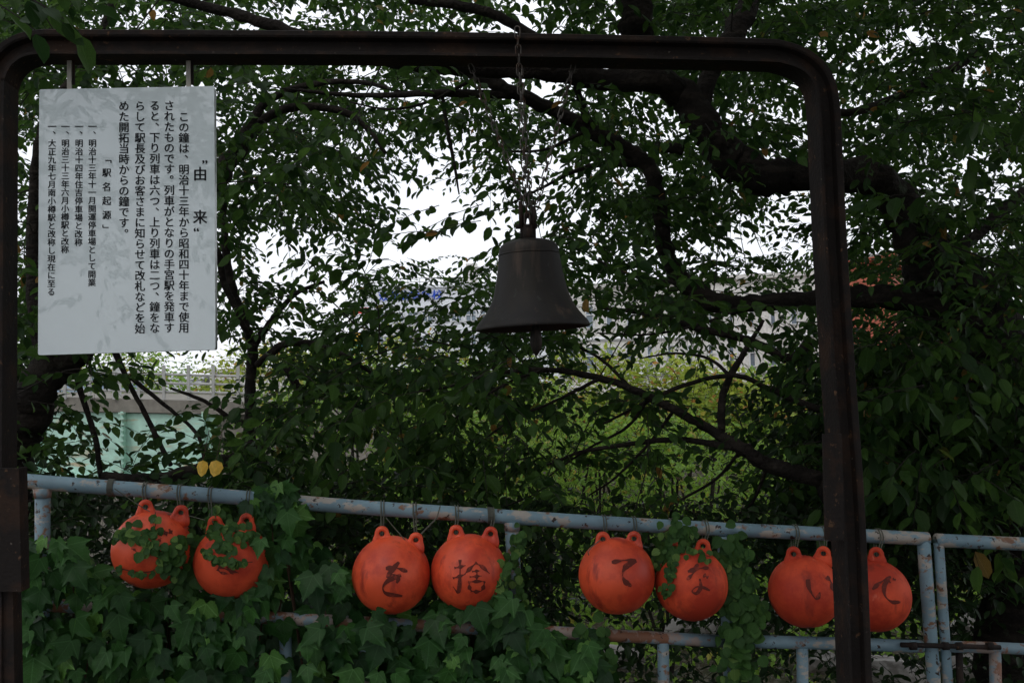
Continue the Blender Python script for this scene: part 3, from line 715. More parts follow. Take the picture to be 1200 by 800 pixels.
def vine(label, path, n, width, s0, s1, seedv, off=.06, base=None, kitx=K_ROUND, kn='creeper', m=None, wrapf=None, count=300):
    """leaves scattered along a pixel path on the fence (or on a float when wrapf is given)"""
    r_ = np.random.default_rng(seedv); P = spline(path, 8); f = wrapf or (lambda x, y, o: fen(x, y, o))
    root = empty('climbing_vine', base or fen(path[0][0], 1000), label, 'vine')
    pos, ax, nm, ln, wr = [], [], [], [], []
    for i in range(n):
        t = r_.uniform(0, len(P) - 1.001); i0 = int(t); p = P[i0] + (P[i0 + 1] - P[i0]) * (t - i0)
        q = p + r_.normal(0, width, 2); w3 = f(q[0], q[1], off + r_.uniform(-.02, .02)); pos.append(w3)
        ax.append([r_.normal(0, .6), -.15, -1 + r_.normal(0, .45)]); nm.append([r_.normal(0, .35), -1, r_.normal(.3, .3)])
        ln.append(r_.uniform(s0, s1)); wr.append(r_.uniform(.85, 1.15))
    L = [np.array(q, float) for q in (pos, ax, nm, ln, wr)]; foliage(kn, kitx, L, m or M['creeper'], root, count, 5)
    st = MB(); st.tube([f(p[0], p[1], off - .012) for p in P[::2]], .0022, 4); st.build('stem', M['vinebark'], root)
    return root
def on_float(k):
    _, c, R = floats[k]
    def f(px, py, o):
        d = ray(px, py); oc = CAM - c; Rr = R + .006 + max(o, 0) * .1; b = oc.dot(d); q = b * b - (oc.dot(oc) - Rr * Rr)
        return CAM + d * (-b - math.sqrt(max(q, 0)))
    return f
def vine_multi(label, paths, seedv, k=None, base=None):
    root = None
    r_ = np.random.default_rng(seedv)
    root = empty('climbing_vine', base, label, 'vine'); pos, ax, nm, ln, wr = [], [], [], [], []
    for path, n, width, s0, s1 in paths:
        P = spline(path, 8); f = on_float(k) if k else (lambda x, y, o: fen(x, y, o))
        for i in range(n):
            t = r_.uniform(0, len(P) - 1.001); i0 = int(t); p = P[i0] + (P[i0 + 1] - P[i0]) * (t - i0); q = p + r_.normal(0, width, 2)
            pos.append(f(q[0], q[1], .05 + r_.uniform(0, .15))); ax.append([r_.normal(0, .7), -.2, -1 + r_.normal(0, .5)]); nm.append([r_.normal(0, .4), -1, r_.normal(.35, .3)])
            ln.append(r_.uniform(s0, s1)); wr.append(r_.uniform(.9, 1.2))
        st = MB(); st.tube([f(p[0], p[1], .0) for p in P[::2]], .0016, 4); st.build('stem', M['vinebark'], root)
    L = [np.array(q, float) for q in (pos, ax, nm, ln, wr)]; foliage('creeper', K_ROUND, L, M['creeper'], root, 300, 4)
vine_multi('small leaved vine winding in two strands across the leftmost float', [([(134, 628), (150, 618), (165, 630), (178, 646), (195, 640), (212, 632), (226, 628)], 60, 4.5, .022, .042), ([(136, 664), (150, 668), (165, 670), (180, 668), (192, 656), (200, 660), (205, 672)], 34, 2.4, .015, .028), ([(182, 600), (183, 612), (178, 630), (182, 645), (194, 660), (194, 672)], 40, 5, .018, .036), ([(206, 640), (214, 652), (212, 668), (200, 680)], 30, 6, .022, .040)], 21, 1, fen(150, 700))
vine_multi('small leaved vine belting the second float from the left', [([(240, 646), (248, 652), (262, 656), (278, 659), (296, 658)], 52, 2.4, .014, .026), ([(250, 612), (258, 630), (268, 640), (268, 650)], 34, 5, .020, .036), ([(262, 622), (280, 622), (296, 628), (306, 632)], 40, 4, .018, .034), ([(236, 610), (246, 606), (262, 608), (280, 610), (300, 612)], 50, 6, .022, .04)], 22, 2, fen(260, 700))
vine_multi('thin vine hanging over the upper left of the sixth float from the left', [([(778, 636), (790, 646), (787, 662), (783, 675), (782, 696)], 46, 2.6, .016, .032), ([(775, 650), (790, 644), (806, 644), (832, 652)], 40, 4, .018, .036)], 23, 6, fen(780, 720))
vine('small leaved vine draped over the rail between the floats marked て and な', [(776, 624), (790, 618), (802, 622), (800, 632), (788, 640), (776, 650), (770, 668)], 90, 6, .022, .042, 24)
vine('creeper climbing the fence post to the right of the fourth float from the left', [(607, 800), (604, 740), (612, 700), (604, 668), (606, 640), (612, 622)], 90, 5, .020, .038, 25, off=.045)
vine('creeper rising beside the right side of the fourth float from the left', [(590, 722), (584, 700), (580, 684), (584, 672), (590, 664)], 60, 7, .028, .050, 26, off=.13)
vine('thick leafy creeper hanging from the rail beside the sixth float from the left', [(862, 810), (866, 780), (868, 750), (872, 720), (866, 700), (858, 680), (858, 655), (850, 640)], 330, 11, .030, .056, 27, off=.06)
vine('narrow creeper trailing over the lower rail below the fifth float from the left', [(690, 735), (698, 745), (702, 760), (700, 778), (706, 800)], 80, 7, .030, .052, 28, off=.05)
vine('leafy creeper heaped over the top rail left of the third float from the left', [(296, 618), (304, 600), (312, 588), (322, 580), (334, 590), (340, 605)], 150, 8, .034, .066, 29, off=.03, kitx=K_IVY, kn='ivy', m=M['ivy'])
vine('creeper hanging between the two floats at the left', [(222, 636), (228, 650), (222, 676), (226, 700)], 90, 7, .030, .052, 30, off=.06)

# ------------------------------------------------------------------ trees
def limb(pts, root, name='limb', Y=None, n=10, m=None):
    """pts: (px, py, Y, radius px)"""
    sp = spline([(*at(x, y, Yd), r * Yd / F_PX) for x, y, Yd, r in pts], 6)
    rad = [max(p[3], .002) * (1 + random.uniform(-.07, .07)) for p in sp]
    P = [Vector(p[:3]) + Vector((random.uniform(-1, 1), random.uniform(-1, 1), random.uniform(-1, 1))) * r * .15 for p, r in zip(sp, rad)]
    b = MB(); b.tube(P, rad, n, noise=.11 if n > 8 else .0); o = b.build(name, m or M['bark'], root, True); return P
cherryR = empty('cherry_tree', (2.75, 5.3, ground_z(2.75, 5.3)), 'large dark cherry tree at the right whose thick limbs arch behind the gate', 'tree')
cherryL = empty('cherry_tree', (-3.0, 5.2, ground_z(-3.0, 5.2)), 'cherry tree leaning behind the white notice board at the left', 'tree')
nodesR = []; nodesL = []
R_ = lambda pts, **k: nodesR.extend(limb(pts, cherryR, **k))
R_([(1195, 830, 5.2, 50), (1200, 700, 5.2, 44), (1196, 560, 5.2, 40), (1180, 460, 5.2, 40), (1150, 390, 5.2, 44), (1115, 340, 5.2, 42), (1085, 300, 5.1, 30)], name='trunk', n=16)
R_([(1110, 335, 5.1, 34), (1080, 285, 5.0, 27), (1056, 240, 5.0, 24), (1020, 210, 4.9, 21), (960, 205, 4.8, 20), (900, 207, 4.8, 21), (858, 188, 4.8, 23), (828, 150, 4.7, 20), (800, 112, 4.7, 18), (760, 93, 4.6, 15), (700, 92, 4.6, 13), (640, 82, 4.5, 13), (560, 78, 4.5, 12), (500, 74, 4.4, 12), (440, 68, 4.4, 8), (380, 50, 4.4, 6), (300, 24, 4.4, 7), (250, 10, 4.4, 6), (190, -6, 4.4, 5)], n=14)
R_([(765, 98, 4.6, 13), (752, 60, 4.6, 14), (745, 20, 4.5, 20), (738, -40, 4.5, 24)], n=12)
R_([(818, 130, 4.7, 12), (835, 80, 4.8, 11), (862, 40, 4.9, 13), (885, -20, 5, 15)], n=12)
R_([(1140, 385, 5.2, 30), (1090, 356, 5.1, 17), (1030, 348, 5.1, 14), (960, 350, 5.1, 11), (880, 356, 5.2, 10), (840, 354, 5.2, 12), (806, 334, 5.2, 11), (782, 300, 5.1, 10), (775, 262, 5, 9), (768, 215, 5, 9), (755, 190, 5, 9), (728, 172, 5, 9), (690, 152, 5, 9), (650, 130, 5, 8.5), (600, 108, 4.9, 8), (560, 90, 4.9, 7), (520, 72, 4.9, 5)], n=12)
R_([(600, 112, 4.9, 5), (540, 109, 4.9, 5), (500, 110, 4.9, 4.5), (420, 112, 5, 3), (350, 106, 5, 2)], n=8)
R_([(755, 190, 5, 6), (690, 195, 5.1, 3), (645, 215, 5.2, 2), (600, 238, 5.2, 1.2)], n=6)
R_([(690, 150, 5, 6), (684, 128, 4.9, 5), (676, 104, 4.8, 4), (668, 80, 4.6, 3)], n=6)
R_([(800, 175, 4.8, 7), (775, 172, 4.8, 6), (770, 171, 4.8, 5)], n=8)
R_([(518, 112, 4.9, 2.6), (524, 150, 4.9, 2.4), (532, 190, 4.9, 2.2), (538, 228, 4.9, 1)], n=6)
R_([(950, 400, 5.0, 8), (926, 420, 5.0, 6), (880, 400, 5.0, 5), (820, 385, 5, 4), (760, 368, 5.1, 3), (700, 360, 5.2, 2)], n=8)
R_([(960, 560, 4.6, 10), (900, 545, 4.6, 9), (870, 525, 4.6, 8), (830, 502, 4.7, 6), (790, 480, 4.7, 5.4), (740, 455, 4.8, 4.4), (690, 440, 4.9, 3.8), (640, 433, 5, 3.2), (580, 438, 5.1, 2.4), (530, 452, 5.2, 1.8), (470, 462, 5.3, 1.2)], n=9)
for pts in ([(700, 445), (650, 470), (600, 492), (560, 520)], [(760, 466), (735, 500), (690, 525), (640, 560)], [(790, 480), (760, 520), (720, 560), (690, 580)], [(740, 455), (700, 418), (655, 400), (610, 396)], [(640, 433), (600, 446), (560, 470), (520, 500)],
            [(870, 525), (840, 560), (790, 590)], [(856, 440), (830, 420), (790, 414), (750, 420)], [(880, 356), (820, 380), (760, 392), (700, 390)], [(690, 152), (640, 175), (600, 178)], [(560, 90), (500, 120), (455, 128), (410, 120)], [(806, 334), (740, 322), (690, 300)], [(900, 545), (880, 590), (850, 610)]):
    R_([(x, y, 4.8 + .12 * i_, 2.4 - .5 * i_) for i_, (x, y) in enumerate(pts)], n=5)
R_([(845, 505, 4.7, 5), (846, 470, 4.8, 4.5), (856, 440, 4.9, 4), (880, 400, 5, 3), (895, 375, 5, 2)], n=7)
R_([(870, 526, 4.6, 5), (800, 515, 4.7, 3.6), (740, 520, 4.8, 3), (680, 530, 4.9, 2.2), (640, 545, 5, 1.2)], n=7)
R_([(960, 480, 4.7, 5), (900, 455, 4.8, 3.6), (860, 440, 4.8, 3), (800, 452, 4.9, 2.6), (740, 480, 5, 2), (700, 500, 5, 1.2)], n=7)
R_([(1200, 225, 5.4, 8), (1150, 270, 5.3, 7), (1110, 300, 5.2, 8)], n=8)
R_([(1150, 60, 5.2, 5), (1080, 100, 5.1, 6), (1000, 132, 5.0, 5), (960, 120, 5, 3)], n=8)
R_([(1010, 760, 4.7, 9), (1000, 660, 4.7, 8), (960, 560, 4.6, 9)], n=8)
R_([(480, 0, 4.6, 5), (555, 10, 4.6, 6), (600, 28, 4.6, 6), (650, 60, 4.6, 5)], n=7)
L_ = lambda pts, **k: nodesL.extend(limb(pts, cherryL, **k))
L_([(-30, 900, 4.9, 44), (-15, 700, 4.9, 36), (5, 560, 4.9, 30), (30, 490, 4.9, 26), (52, 442, 4.9, 22), (85, 415, 5.0, 18), (130, 370, 5.1, 17), (180, 300, 5.3, 15), (225, 240, 5.4, 14), (262, 200, 5.5, 13)], name='trunk', n=14)
L_([(255, 205, 5.5, 12), (282, 175, 5.6, 9), (310, 140, 5.6, 6), (350, 125, 5.7, 5), (400, 130, 5.7, 4.5), (430, 150, 5.7, 3.5), (452, 180, 5.7, 2)], n=9)
L_([(262, 200, 5.5, 8), (290, 150, 5.5, 6), (315, 118, 5.5, 5), (360, 100, 5.5, 4), (420, 96, 5.4, 3), (470, 108, 5.3, 2)], n=8)
L_([(60, 440, 4.9, 14), (40, 350, 4.9, 9), (42, 200, 4.9, 7), (60, 130, 4.9, 6), (110, 60, 4.8, 5), (140, -20, 4.8, 4)], n=8)
L_([(190, 280, 5.3, 6), (250, 290, 5.3, 4), (262, 330, 5.4, 4), (280, 370, 5.4, 3.4), (295, 400, 5.5, 3)], n=7)
L_([(120, 560, 5.0, 6), (190, 562, 5.0, 9), (250, 544, 5.1, 8), (300, 524, 5.2, 7), (332, 508, 5.2, 5)], n=9)
L_([(88, 418, 5.0, 5), (95, 460, 5.0, 3.6), (112, 515, 5.0, 3.2), (118, 560, 5.0, 3)], n=7)
L_([(135, 412, 5.1, 4), (152, 450, 5.1, 3), (178, 500, 5.1, 3), (200, 545, 5.0, 2.8)], n=7)
L_([(150, 440, 5.1, 3), (200, 480, 5.1, 2.2), (232, 510, 5.1, 2.2), (240, 545, 5.1, 2)], n=7)
L_([(300, 428, 5.4, 4), (330, 405, 5.4, 5), (362, 402, 5.4, 4), (400, 415, 5.4, 3), (440, 440, 5.4, 2)], n=7)
L_([(332, 425, 5.4, 4), (345, 448, 5.4, 4.6), (356, 472, 5.4, 3)], n=7)
sap = empty('young_tree', at(292, 800, 5.9), 'slim straight young tree with thin dark trunk right of the notice board', 'tree')
nodesS = limb([(288, 900, 5.8, 8), (291, 700, 5.8, 7.5), (292, 540, 5.8, 7), (294, 440, 5.9, 6.5), (296, 405, 5.9, 6), (283, 370, 5.9, 5.4), (268, 320, 5.9, 5), (262, 250, 5.9, 4), (264, 190, 5.9, 3)], sap, 'trunk', n=9)
nodesS += limb([(296, 405, 5.9, 5), (315, 380, 5.9, 4), (345, 345, 5.9, 3), (380, 330, 6.0, 2)], sap, n=7)
nodesS += limb([(293, 500, 5.9, 4), (270, 490, 5.9, 3), (240, 470, 5.9, 2.4), (200, 455, 5.9, 1.6)], sap, n=7)

D = """
8 8 7 7 6 6 6 6 6 6 5 5 4 5 6 7 7 7 6 6 6 6 7 7
7 6 6 6 6 6 6 7 7 6 4 4 5 5 5 6 6 6 6 6 6 7 7 7
6 4 3 3 4 5 6 6 7 5 4 3 3 5 5 5 6 6 6 6 6 7 7 7
6 3 2 2 3 7 8 7 4 1 2 3 4 6 6 6 6 6 6 6 7 7 7 7
6 3 2 2 3 8 8 6 1 0 0 2 4 6 6 7 6 5 2 4 6 7 6 5
6 3 2 2 3 7 7 5 2 0 0 2 4 5 6 7 6 4 2 2 6 8 6 6
6 3 2 2 3 6 4 3 4 2 2 3 6 7 6 6 5 4 4 4 6 8 8 8
6 3 2 2 3 5 5 5 5 3 4 6 7 6 5 3 2 2 3 3 4 8 9 9
6 3 1 0 1 3 6 5 4 2 5 8 6 3 1 0 0 1 1 3 6 8 9 9
5 2 0 0 1 4 6 5 5 6 7 6 4 3 2 1 1 2 3 5 9 9 9 9
3 1 0 0 1 4 6 5 4 4 4 3 2 3 2 2 2 2 4 8 9 9 9 9
4 2 2 3 5 6 7 7 7 5 4 3 3 2 2 1 2 3 7 9 9 9 9 9
"""
D = np.array([[int(c) for c in r.split()] for r in D.strip().splitlines()], float)
D = np.where(D > 0, D, .15)
def interp_D(x, y):
    fx = min(max(x / 50 - .5, 0), 22.999); fy = min(max(y / 50 - .5, 0), 10.999); i, j = int(fx), int(fy); a, b = fx - i, fy - j
    return (D[j, i] * (1 - a) + D[j, i + 1] * a) * (1 - b) + (D[j + 1, i] * (1 - a) + D[j + 1, i + 1] * a) * b
SR, SL, SS = Sprays(), Sprays(), Sprays()
aR, aL, aS = (np.array([tuple(p) for p in n]) for n in (nodesR, nodesL, nodesS))
nodesets = {id(SR): [aR], id(SL): [aL], id(SS): [aS]}
def clump(x, y, Yd, size, nspray):
    """a forked twig group whose sprays hang around a point"""
    c = np.array(at(x, y, Yd)); best = None
    for S_ in (SR, SL, SS):
        A = nodesets[id(S_)][0]
        d = np.linalg.norm(A - c, axis=1); i = int(np.argmin(d))
        if best is None or d[i] < best[0]: best = (d[i], S_, A[i])
    dist, S_, a = best
    out = c - a; out = out / max(np.linalg.norm(out), 1e-6)
    if dist > .25:
        mid = a + (c - a) * .5 + np.array([rng.normal(0, .06), rng.normal(0, .06), .08 * dist + rng.normal(0, .05)])
        P = spline([tuple(a), tuple(mid), tuple(c)], 4)
        nodesets[id(S_)][0] = np.concatenate([nodesets[id(S_)][0], np.array([tuple(p) for p in P[2:]])])
        r0 = min(.006, .0026 + .003 * dist); S_.tw.tube([Vector(p) for p in P], list(np.linspace(r0, .0022, len(P))), 4, False)
    for k in range(nspray):
        d = out * .5 + np.array([rng.normal(0, .8), rng.normal(0, .6), rng.normal(-.05, .28)])
        L = rng.uniform(.25, .55) * (Yd / 6) ** .5; n = int(L / .036)
        S_.spray(c + rng.normal(0, .05, 3), d, L, n, size * rng.uniform(.85, 1.1), twig=.0021)
tot = 0; todo = []
for j in range(-1, 12):
    for i in range(-1, 25):
        d0 = D[min(max(j, 0), 11), min(max(i, 0), 23)]
        n = rng.poisson(d0 * (.50 if j > 7 else (.58 if (i > 12 or j < 3) else .47)))
        for _ in range(n):
            x = (i + rng.random()) * 50; y = (j + rng.random()) * 50
            if rng.random() > interp_D(x, y) / max(d0, .3) and d0 > 0: continue
            if x < 255 and x > 20 and y > 430:
                Yd = rng.uniform(4.3, 5.6)
            elif y > 380: Yd = rng.uniform(4.3, 7.2)
            else: Yd = 4.15 + 5.6 * rng.random() ** .95
            todo.append((x, y, Yd)); tot += 1
_all = np.concatenate([aR, aL, aS])
todo.sort(key=lambda q: float(np.min(np.linalg.norm(_all - np.array(at(*q)), axis=1))))
for x, y, Yd in todo: clump(x, y, Yd, .076, 6 if Yd < 5 else (8 if Yd < 7 else 12))
# near, larger-looking leaves at the right and the top left corner
for x, y, Yd, s in ((20, 5, 2.0, .09), (45, 20, 2.05, .085), (-5, 20, 2.1, .09), (60, -10, 2.1, .08)):
    SL.spray(at(x - 20, y - 26, Yd), (.5, .1, -.2), .14, 4, s, droop=1.0)
for _ in range(22):
    x = rng.uniform(1020, 1200); y = rng.uniform(390, 600); Yd = rng.uniform(4.0, 4.6)
    SR.spray(at(x, y, Yd), (rng.normal(-.3, .6), rng.normal(0, .5), rng.normal(-.3, .3)), .38, 9, .115, droop=1.3)
for _ in range(4):
    x = rng.uniform(1080, 1200); y = rng.uniform(90, 260); Yd = rng.uniform(3.6, 4.4)
    SR.spray(at(x, y, Yd), (rng.normal(-.5, .6), rng.normal(0, .5), rng.normal(-.2, .3)), .4, 9, .11, droop=1.2)
for _ in range(22):                                     # branch of large leaves low in the middle
    x = rng.uniform(380, 660); y = 430 + abs(rng.normal(0, 60)) - (x - 500) * .12; Yd = rng.uniform(4.0, 4.9)
    SR.spray(at(x, y, Yd), (rng.normal(-.5, .5), rng.normal(-.2, .4), rng.normal(-.2, .25)), .42, 10, .098, droop=1.1)
for _ in range(13):                                     # the leafy sprays left of the bell
    x = rng.uniform(440, 640); y = 250 + (600 - x) * .02 + rng.normal(0, 20) + (0 if rng.random() < .5 else 130 - (x - 440) * .1); Yd = rng.uniform(4.2, 5.2)
    SR.spray(at(x, y, Yd), (-1, rng.normal(0, .3), rng.normal(-.12, .12)), .42, 12, .080, droop=.6)
# the crowns go on above the picture
for _ in range(1500):
    y = rng.uniform(3.4, 10.5); x = rng.uniform(-5.5, 8.5) * (y / 9 + .35)
    if rng.random() > .40 + .6 * smooth01(-1.0, 1.8, x): continue
    z = 1.6 + .47 * y + .42 + rng.random() * 2.2; S_ = SR if x > -1.2 else SL
    for k in range(3): S_.spray((x + rng.normal(0, .12), y + rng.normal(0, .12), z), (rng.normal(), rng.normal(), rng.normal(-.1, .15)), .55, 10, .105, droop=.5, sag=.1)
for _ in range(36):
    x = rng.uniform(1010, 1210); y = rng.uniform(380, 620); Yd = rng.uniform(4.2, 5.0)
    SR.spray(at(x, y, Yd), (rng.normal(-.3, .6), rng.normal(0, .5), rng.normal(-.3, .3)), .45, 11, .10, droop=1.2)
# canopy overhead and behind the camera (seen in the board's gloss, and it makes the shade)
SO = Sprays()
over = empty('cherry_tree', (1.2, -3.6, 0), 'cherry tree standing behind the viewer, seen only as a reflection in the notice board', 'tree')
b = MB(); b.tube([(1.2, -3.6, -.1), (1.15, -3.5, 1.5), (1.0, -3.2, 3.0), (.6, -2.4, 4.2), (0, -1.2, 5.0), (-.6, .5, 5.3)], [.2, .17, .15, .11, .07, .03], 12, noise=.06); b.build('trunk', M['bark'], over, True)
for e in ((-3, -1.5, 4.3), (-1.5, 1.5, 4.6), (2.8, .5, 4.4), (3.2, -2, 4.4), (-2, -4.6, 4.4)):
    b = MB(); s0 = Vector((.8, -2.8, 3.6)); e = Vector(e); b.tube([s0, s0.lerp(e, .5) + Vector((0, 0, .35)), e], [.08, .05, .015], 8); b.build('limb', M['bark'], over, True)
for _ in range(2000):
    x = rng.uniform(-5.2, 7.5); y = rng.uniform(-6.5, 3.9)
    if rng.random() > .26 + .74 * smooth01(-1.5, 1.8, x): continue
    z = max(3.1 + rng.random() * 1.6, 1.6 + .52 * max(y, 0) + .35)
    S_ = SO
    for k in range(3): S_.spray((x + rng.normal(0, .1), y + rng.normal(0, .1), z), (rng.normal(), rng.normal(), rng.normal(-.1, .2)), .55, 11, .115, droop=.5, sag=.1)
for _ in range(26):                                      # hanging branches behind the viewer
    x = rng.uniform(-3.6, -.6); y = rng.uniform(-3.8, -2.2); z = rng.uniform(1.6, 3.4)
    SO.spray((x, y, z), (rng.normal(), rng.normal(), -.3), .5, 9, .11, droop=1)
def finish(S_, root, m, kn='cherry', kx=K_CHERRY, count=300):
    L = S_.arrays(); foliage(kn, kx, L, m, root, count)
    if S_.tw.v:
        o = S_.tw.build('twigs', M['twig'], root); o['kind'] = 'stuff'
finish(SR, cherryR, M['leaf']); finish(SL, cherryL, M['leaf']); finish(SS, sap, M['leaf']); finish(SO, over, M['leafdark'], count=0)
# the two yellow leaves
for x, y, s, what in ((238, 547, .055, 'narrower, left'), (253.5, 547, .06, 'rounder, right')):
    p = at(x, y - 8, 3.8); root = empty('yellow_leaf', p, 'bright yellow leaf above the fence rail, the %s one of the pair' % what, 'leaf', 'pair of yellow leaves')
    me = mesh([tuple(Vector(v) * .058 * 1.15) for v in (K_ROUND[0])], [tuple(int(i) for i in f) for f in K_ROUND[1]], 'blade'); me.materials.append(M['yellow'])
    o = bpy.data.objects.new('blade', me); col.objects.link(o); o.parent = root; o.rotation_euler = (math.radians(-84), math.radians(12 if x < 245 else -20), math.radians(180)); o.rotation_euler = (math.radians(-95), 0.1, .2 if x < 245 else -.1)
    if x < 245: o.scale.x = .75
    st = MB(); st.tube([p, p + Vector((.01, 0, .05)), p + Vector((.02, .02, .12))], .0012, 4); st.build('stalk', M['vinebark'], root)

# ------------------------------------------------------------------ undergrowth and far bushes
def blob(root_name, label, cat, c, rx, ry, rz, n, size, m, group=None, droop=.5, kx=K_SMALL, kn='small', count=0, stuff=False):
    S_ = Sprays(); c = np.array(c, float); bumps = [(unit(rng.normal(0, 1, (1, 3)))[0], rng.uniform(.12, .35)) for _ in range(9)]
    for _ in range(n):
        u = unit(rng.normal(0, 1, (1, 3)))[0]; u[2] = u[2] if u[2] > -.2 else -u[2]
        k = .82 + sum(h * max(0, u.dot(b_) - .55) for b_, h in bumps) * 1.6
        r = rng.uniform(.45, 1.0) ** .6 * k
        p = c + u * np.array([rx, ry, rz]) * r
        S_.spray(p, u + rng.normal(0, .5, 3), size * 5, 8, size, droop=droop, twig=.003 if size < .09 else .006)
    if stuff:
        L = S_.arrays(); return merged(root_name, kx, *L, m, None)
    root = empty(root_name, tuple(c), label, cat, group); finish(S_, root, m, kn, kx, count)
    st = MB()
    for k in range(6):
        e = Vector(c) + Vector((rng.normal(0, rx * .5), rng.normal(0, ry * .4), rz * .5)); st.tube([Vector((c[0], c[1], ground_z(c[0], c[1]) - .1)), Vector(c).lerp(e, .5), e], [.03, .02, .008], 5)
    st.build('stem', M['bark'], root)
    return root
def mass(name, m, label, n, boxf, size, kx=K_SMALL, droop=.7, twig=.002):
    S_ = Sprays()
    for _ in range(n):
        p = boxf()
        S_.spray(p, (rng.normal(), rng.normal(0, .6), rng.normal(.15, .4)), size * 5, 9, size * rng.uniform(.8, 1.2), droop=droop, twig=twig)
    L = S_.arrays(); o = merged(name, kx, *L, m, None); tag(o, label, name.replace('_', ' '))
    t = S_.tw.build('twigs', M['twig'], o); t['kind'] = 'stuff'
def under():
    while True:
        x = rng.uniform(-30, 1230); y = (560 if x < 420 else 590) + 250 * rng.random() ** 1.05
        th = 1.0 if x < 640 else (.75 if y < 690 else (.30 if x < 1000 else .42))
        if rng.random() < th: break
    return at(x, y, rng.uniform(4.5, 6.6))
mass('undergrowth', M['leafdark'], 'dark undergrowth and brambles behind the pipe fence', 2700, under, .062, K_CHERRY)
def under2():
    x = rng.uniform(930, 1230); y = rng.uniform(420, 660); return at(x, y, rng.uniform(5.4, 7.0))
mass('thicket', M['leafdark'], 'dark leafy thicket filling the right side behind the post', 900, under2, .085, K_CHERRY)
def bank():
    x = rng.uniform(-4, 15); y = rng.uniform(13, 30); return (x, y, ground_z(x, y) + rng.random() * 1.15 * (1 + .4 * math.sin(x * 1.3) * math.cos(y * .9)))
mass('bank_shrubbery', M['bush'], 'sunlit green shrubbery covering the far bank of the railway cutting', 6000, bank, .145, K_SMALL, twig=.005)
bs = [((420, 500), 15, 1.7, 1.1, M['bush'], 'light green bush in the gap below the large middle leaves'), ((560, 470), 17, 2.0, 1.1, M['bush'], 'green bush directly below the bell on the far bank'), ((700, 470), 19, 2.2, 1.1, M['bushy'], 'yellow green bush below the building on the far bank, left one'),
      ((820, 478), 18, 2.2, 1.0, M['bushy'], 'yellow green bush below the windows on the far bank, right one'), ((930, 480), 20, 2.0, 1.2, M['bush'], 'green bush on the far bank beside the rusty right post'), ((640, 540), 14, 1.9, 1.0, M['bush'], 'bright green bush low between the bell and the branches'), ((780, 545), 14, 2.0, 1.0, M['bush'], 'bright green bush low behind the forked thin branches'),
      ((330, 455), 24, 1.8, 1.3, M['bushy'], 'yellowish bush far behind the slim young tree'), ((450, 440), 26, 2.2, 1.2, M['bushy'], 'yellowish bush in front of the school'), ((100, 452), 24, 3.4, 1.2, M['bush'], 'light green bush seen above the bridge railing')]
for (x, y), Yd, rx, rz, m, lb in bs:
    blob('bush', lb, 'bush', at(x, y + (22 if x > 500 else 8), Yd), rx, rx * .8, rz, 380, .10 if Yd < 18 else .13, m, 'bushes across the railway cutting')

# stones at the foot of the bank, seen through the fence at the lower right
def rock(c, s, i):
    bm = bmesh.new(); bmesh.ops.create_icosphere(bm, subdivisions=2, radius=1)
    for v in bm.verts:
        v.co.x *= s * 1.5; v.co.y *= s; v.co.z *= s * .6; v.co += Vector((random.uniform(-1, 1), random.uniform(-1, 1), random.uniform(-1, 1))) * s * .12
    bmesh.ops.rotate(bm, verts=bm.verts, cent=(0, 0, 0), matrix=Matrix.Rotation(i * 1.7, 3, 'Z')); bmesh.ops.translate(bm, verts=bm.verts, vec=c)
    me = bpy.data.meshes.new('rock'); bm.to_mesh(me); bm.free(); return link('rock', me, None, M['stone'])
spots = [(1040, 790, 'under the rightmost float'), (1128, 778, 'between the rusty latch posts'), (1150, 735, 'above the latch bar at the right'), (960, 775, 'below the seventh float from the left'), (900, 722, 'left of the seventh float from the left'), (1185, 790, 'in the lower right corner'), (815, 738, 'beneath the sixth float from the left'), (720, 770, 'beneath the fifth float from the left'), (668, 770, 'at the right end of the ivy')]
for i, (x, y, lb) in enumerate(spots):
    Yd = 7.4; p = at(x, y, Yd); p.z = max(p.z, ground_z(p.x, p.y)); rock(p, random.uniform(.14, .24), i); tag(bpy.data.objects[-1] if False else col.objects[-1], 'pale rough rock on the bank ' + lb, 'rock', 'rocks on the bank')

# ------------------------------------------------------------------ bridge at the left
br = empty('road_bridge', at(130, 560, 17.5), 'road bridge with pale green steel girder, concrete deck edge and thin metal railing', 'bridge')
def bslab(pts, dy, name, m, parent=br):
    """pts: quad px (x,y,Y) clockwise from top left; extruded dy back"""
    P = [at(*p) for p in pts]; Q = [p + Vector((.12 * dy, dy, 0)) for p in P]
    return link(name, mesh(P + Q, [(0, 3, 2, 1), (4, 5, 6, 7), (0, 1, 5, 4), (1, 2, 6, 5), (2, 3, 7, 6), (3, 0, 4, 7)], name), parent, m)
bslab([(-80, 461, 18), (292, 471, 17), (292, 485.5, 17), (-80, 479, 18)], 7, 'deck_edge', M['concrete'])
bslab([(-80, 479, 18.12), (252, 486, 17.2), (252, 556, 17.2), (-80, 556, 18.12)], .4, 'girder', M['girder'])
bslab([(-80, 556, 18.0), (246, 556, 17.08), (246, 560, 17.08), (-80, 560, 18.0)], .7, 'girder_flange', M['girder'])
for x in (141, 236, 40):
    yy = 18.12 - .92 * (x + 80) / 326
    bslab([(x, 482, yy - .14), (x + 3, 482, yy - .14), (x + 3, 556, yy - .14), (x, 556, yy - .14)], .13, 'stiffener', M['girder'])
for k in range(11):
    m = MB(); c = at(143, 484 + k * 6.5, 17.3); m.box(c, .10, .1, .03); m.build('rivet_plate', M['girder'], br)
bslab([(253, 485.5, 17.3), (290, 486, 17.2), (298, 640, 17.2), (253, 640, 17.3)], 3, 'abutment', M['concrete'])
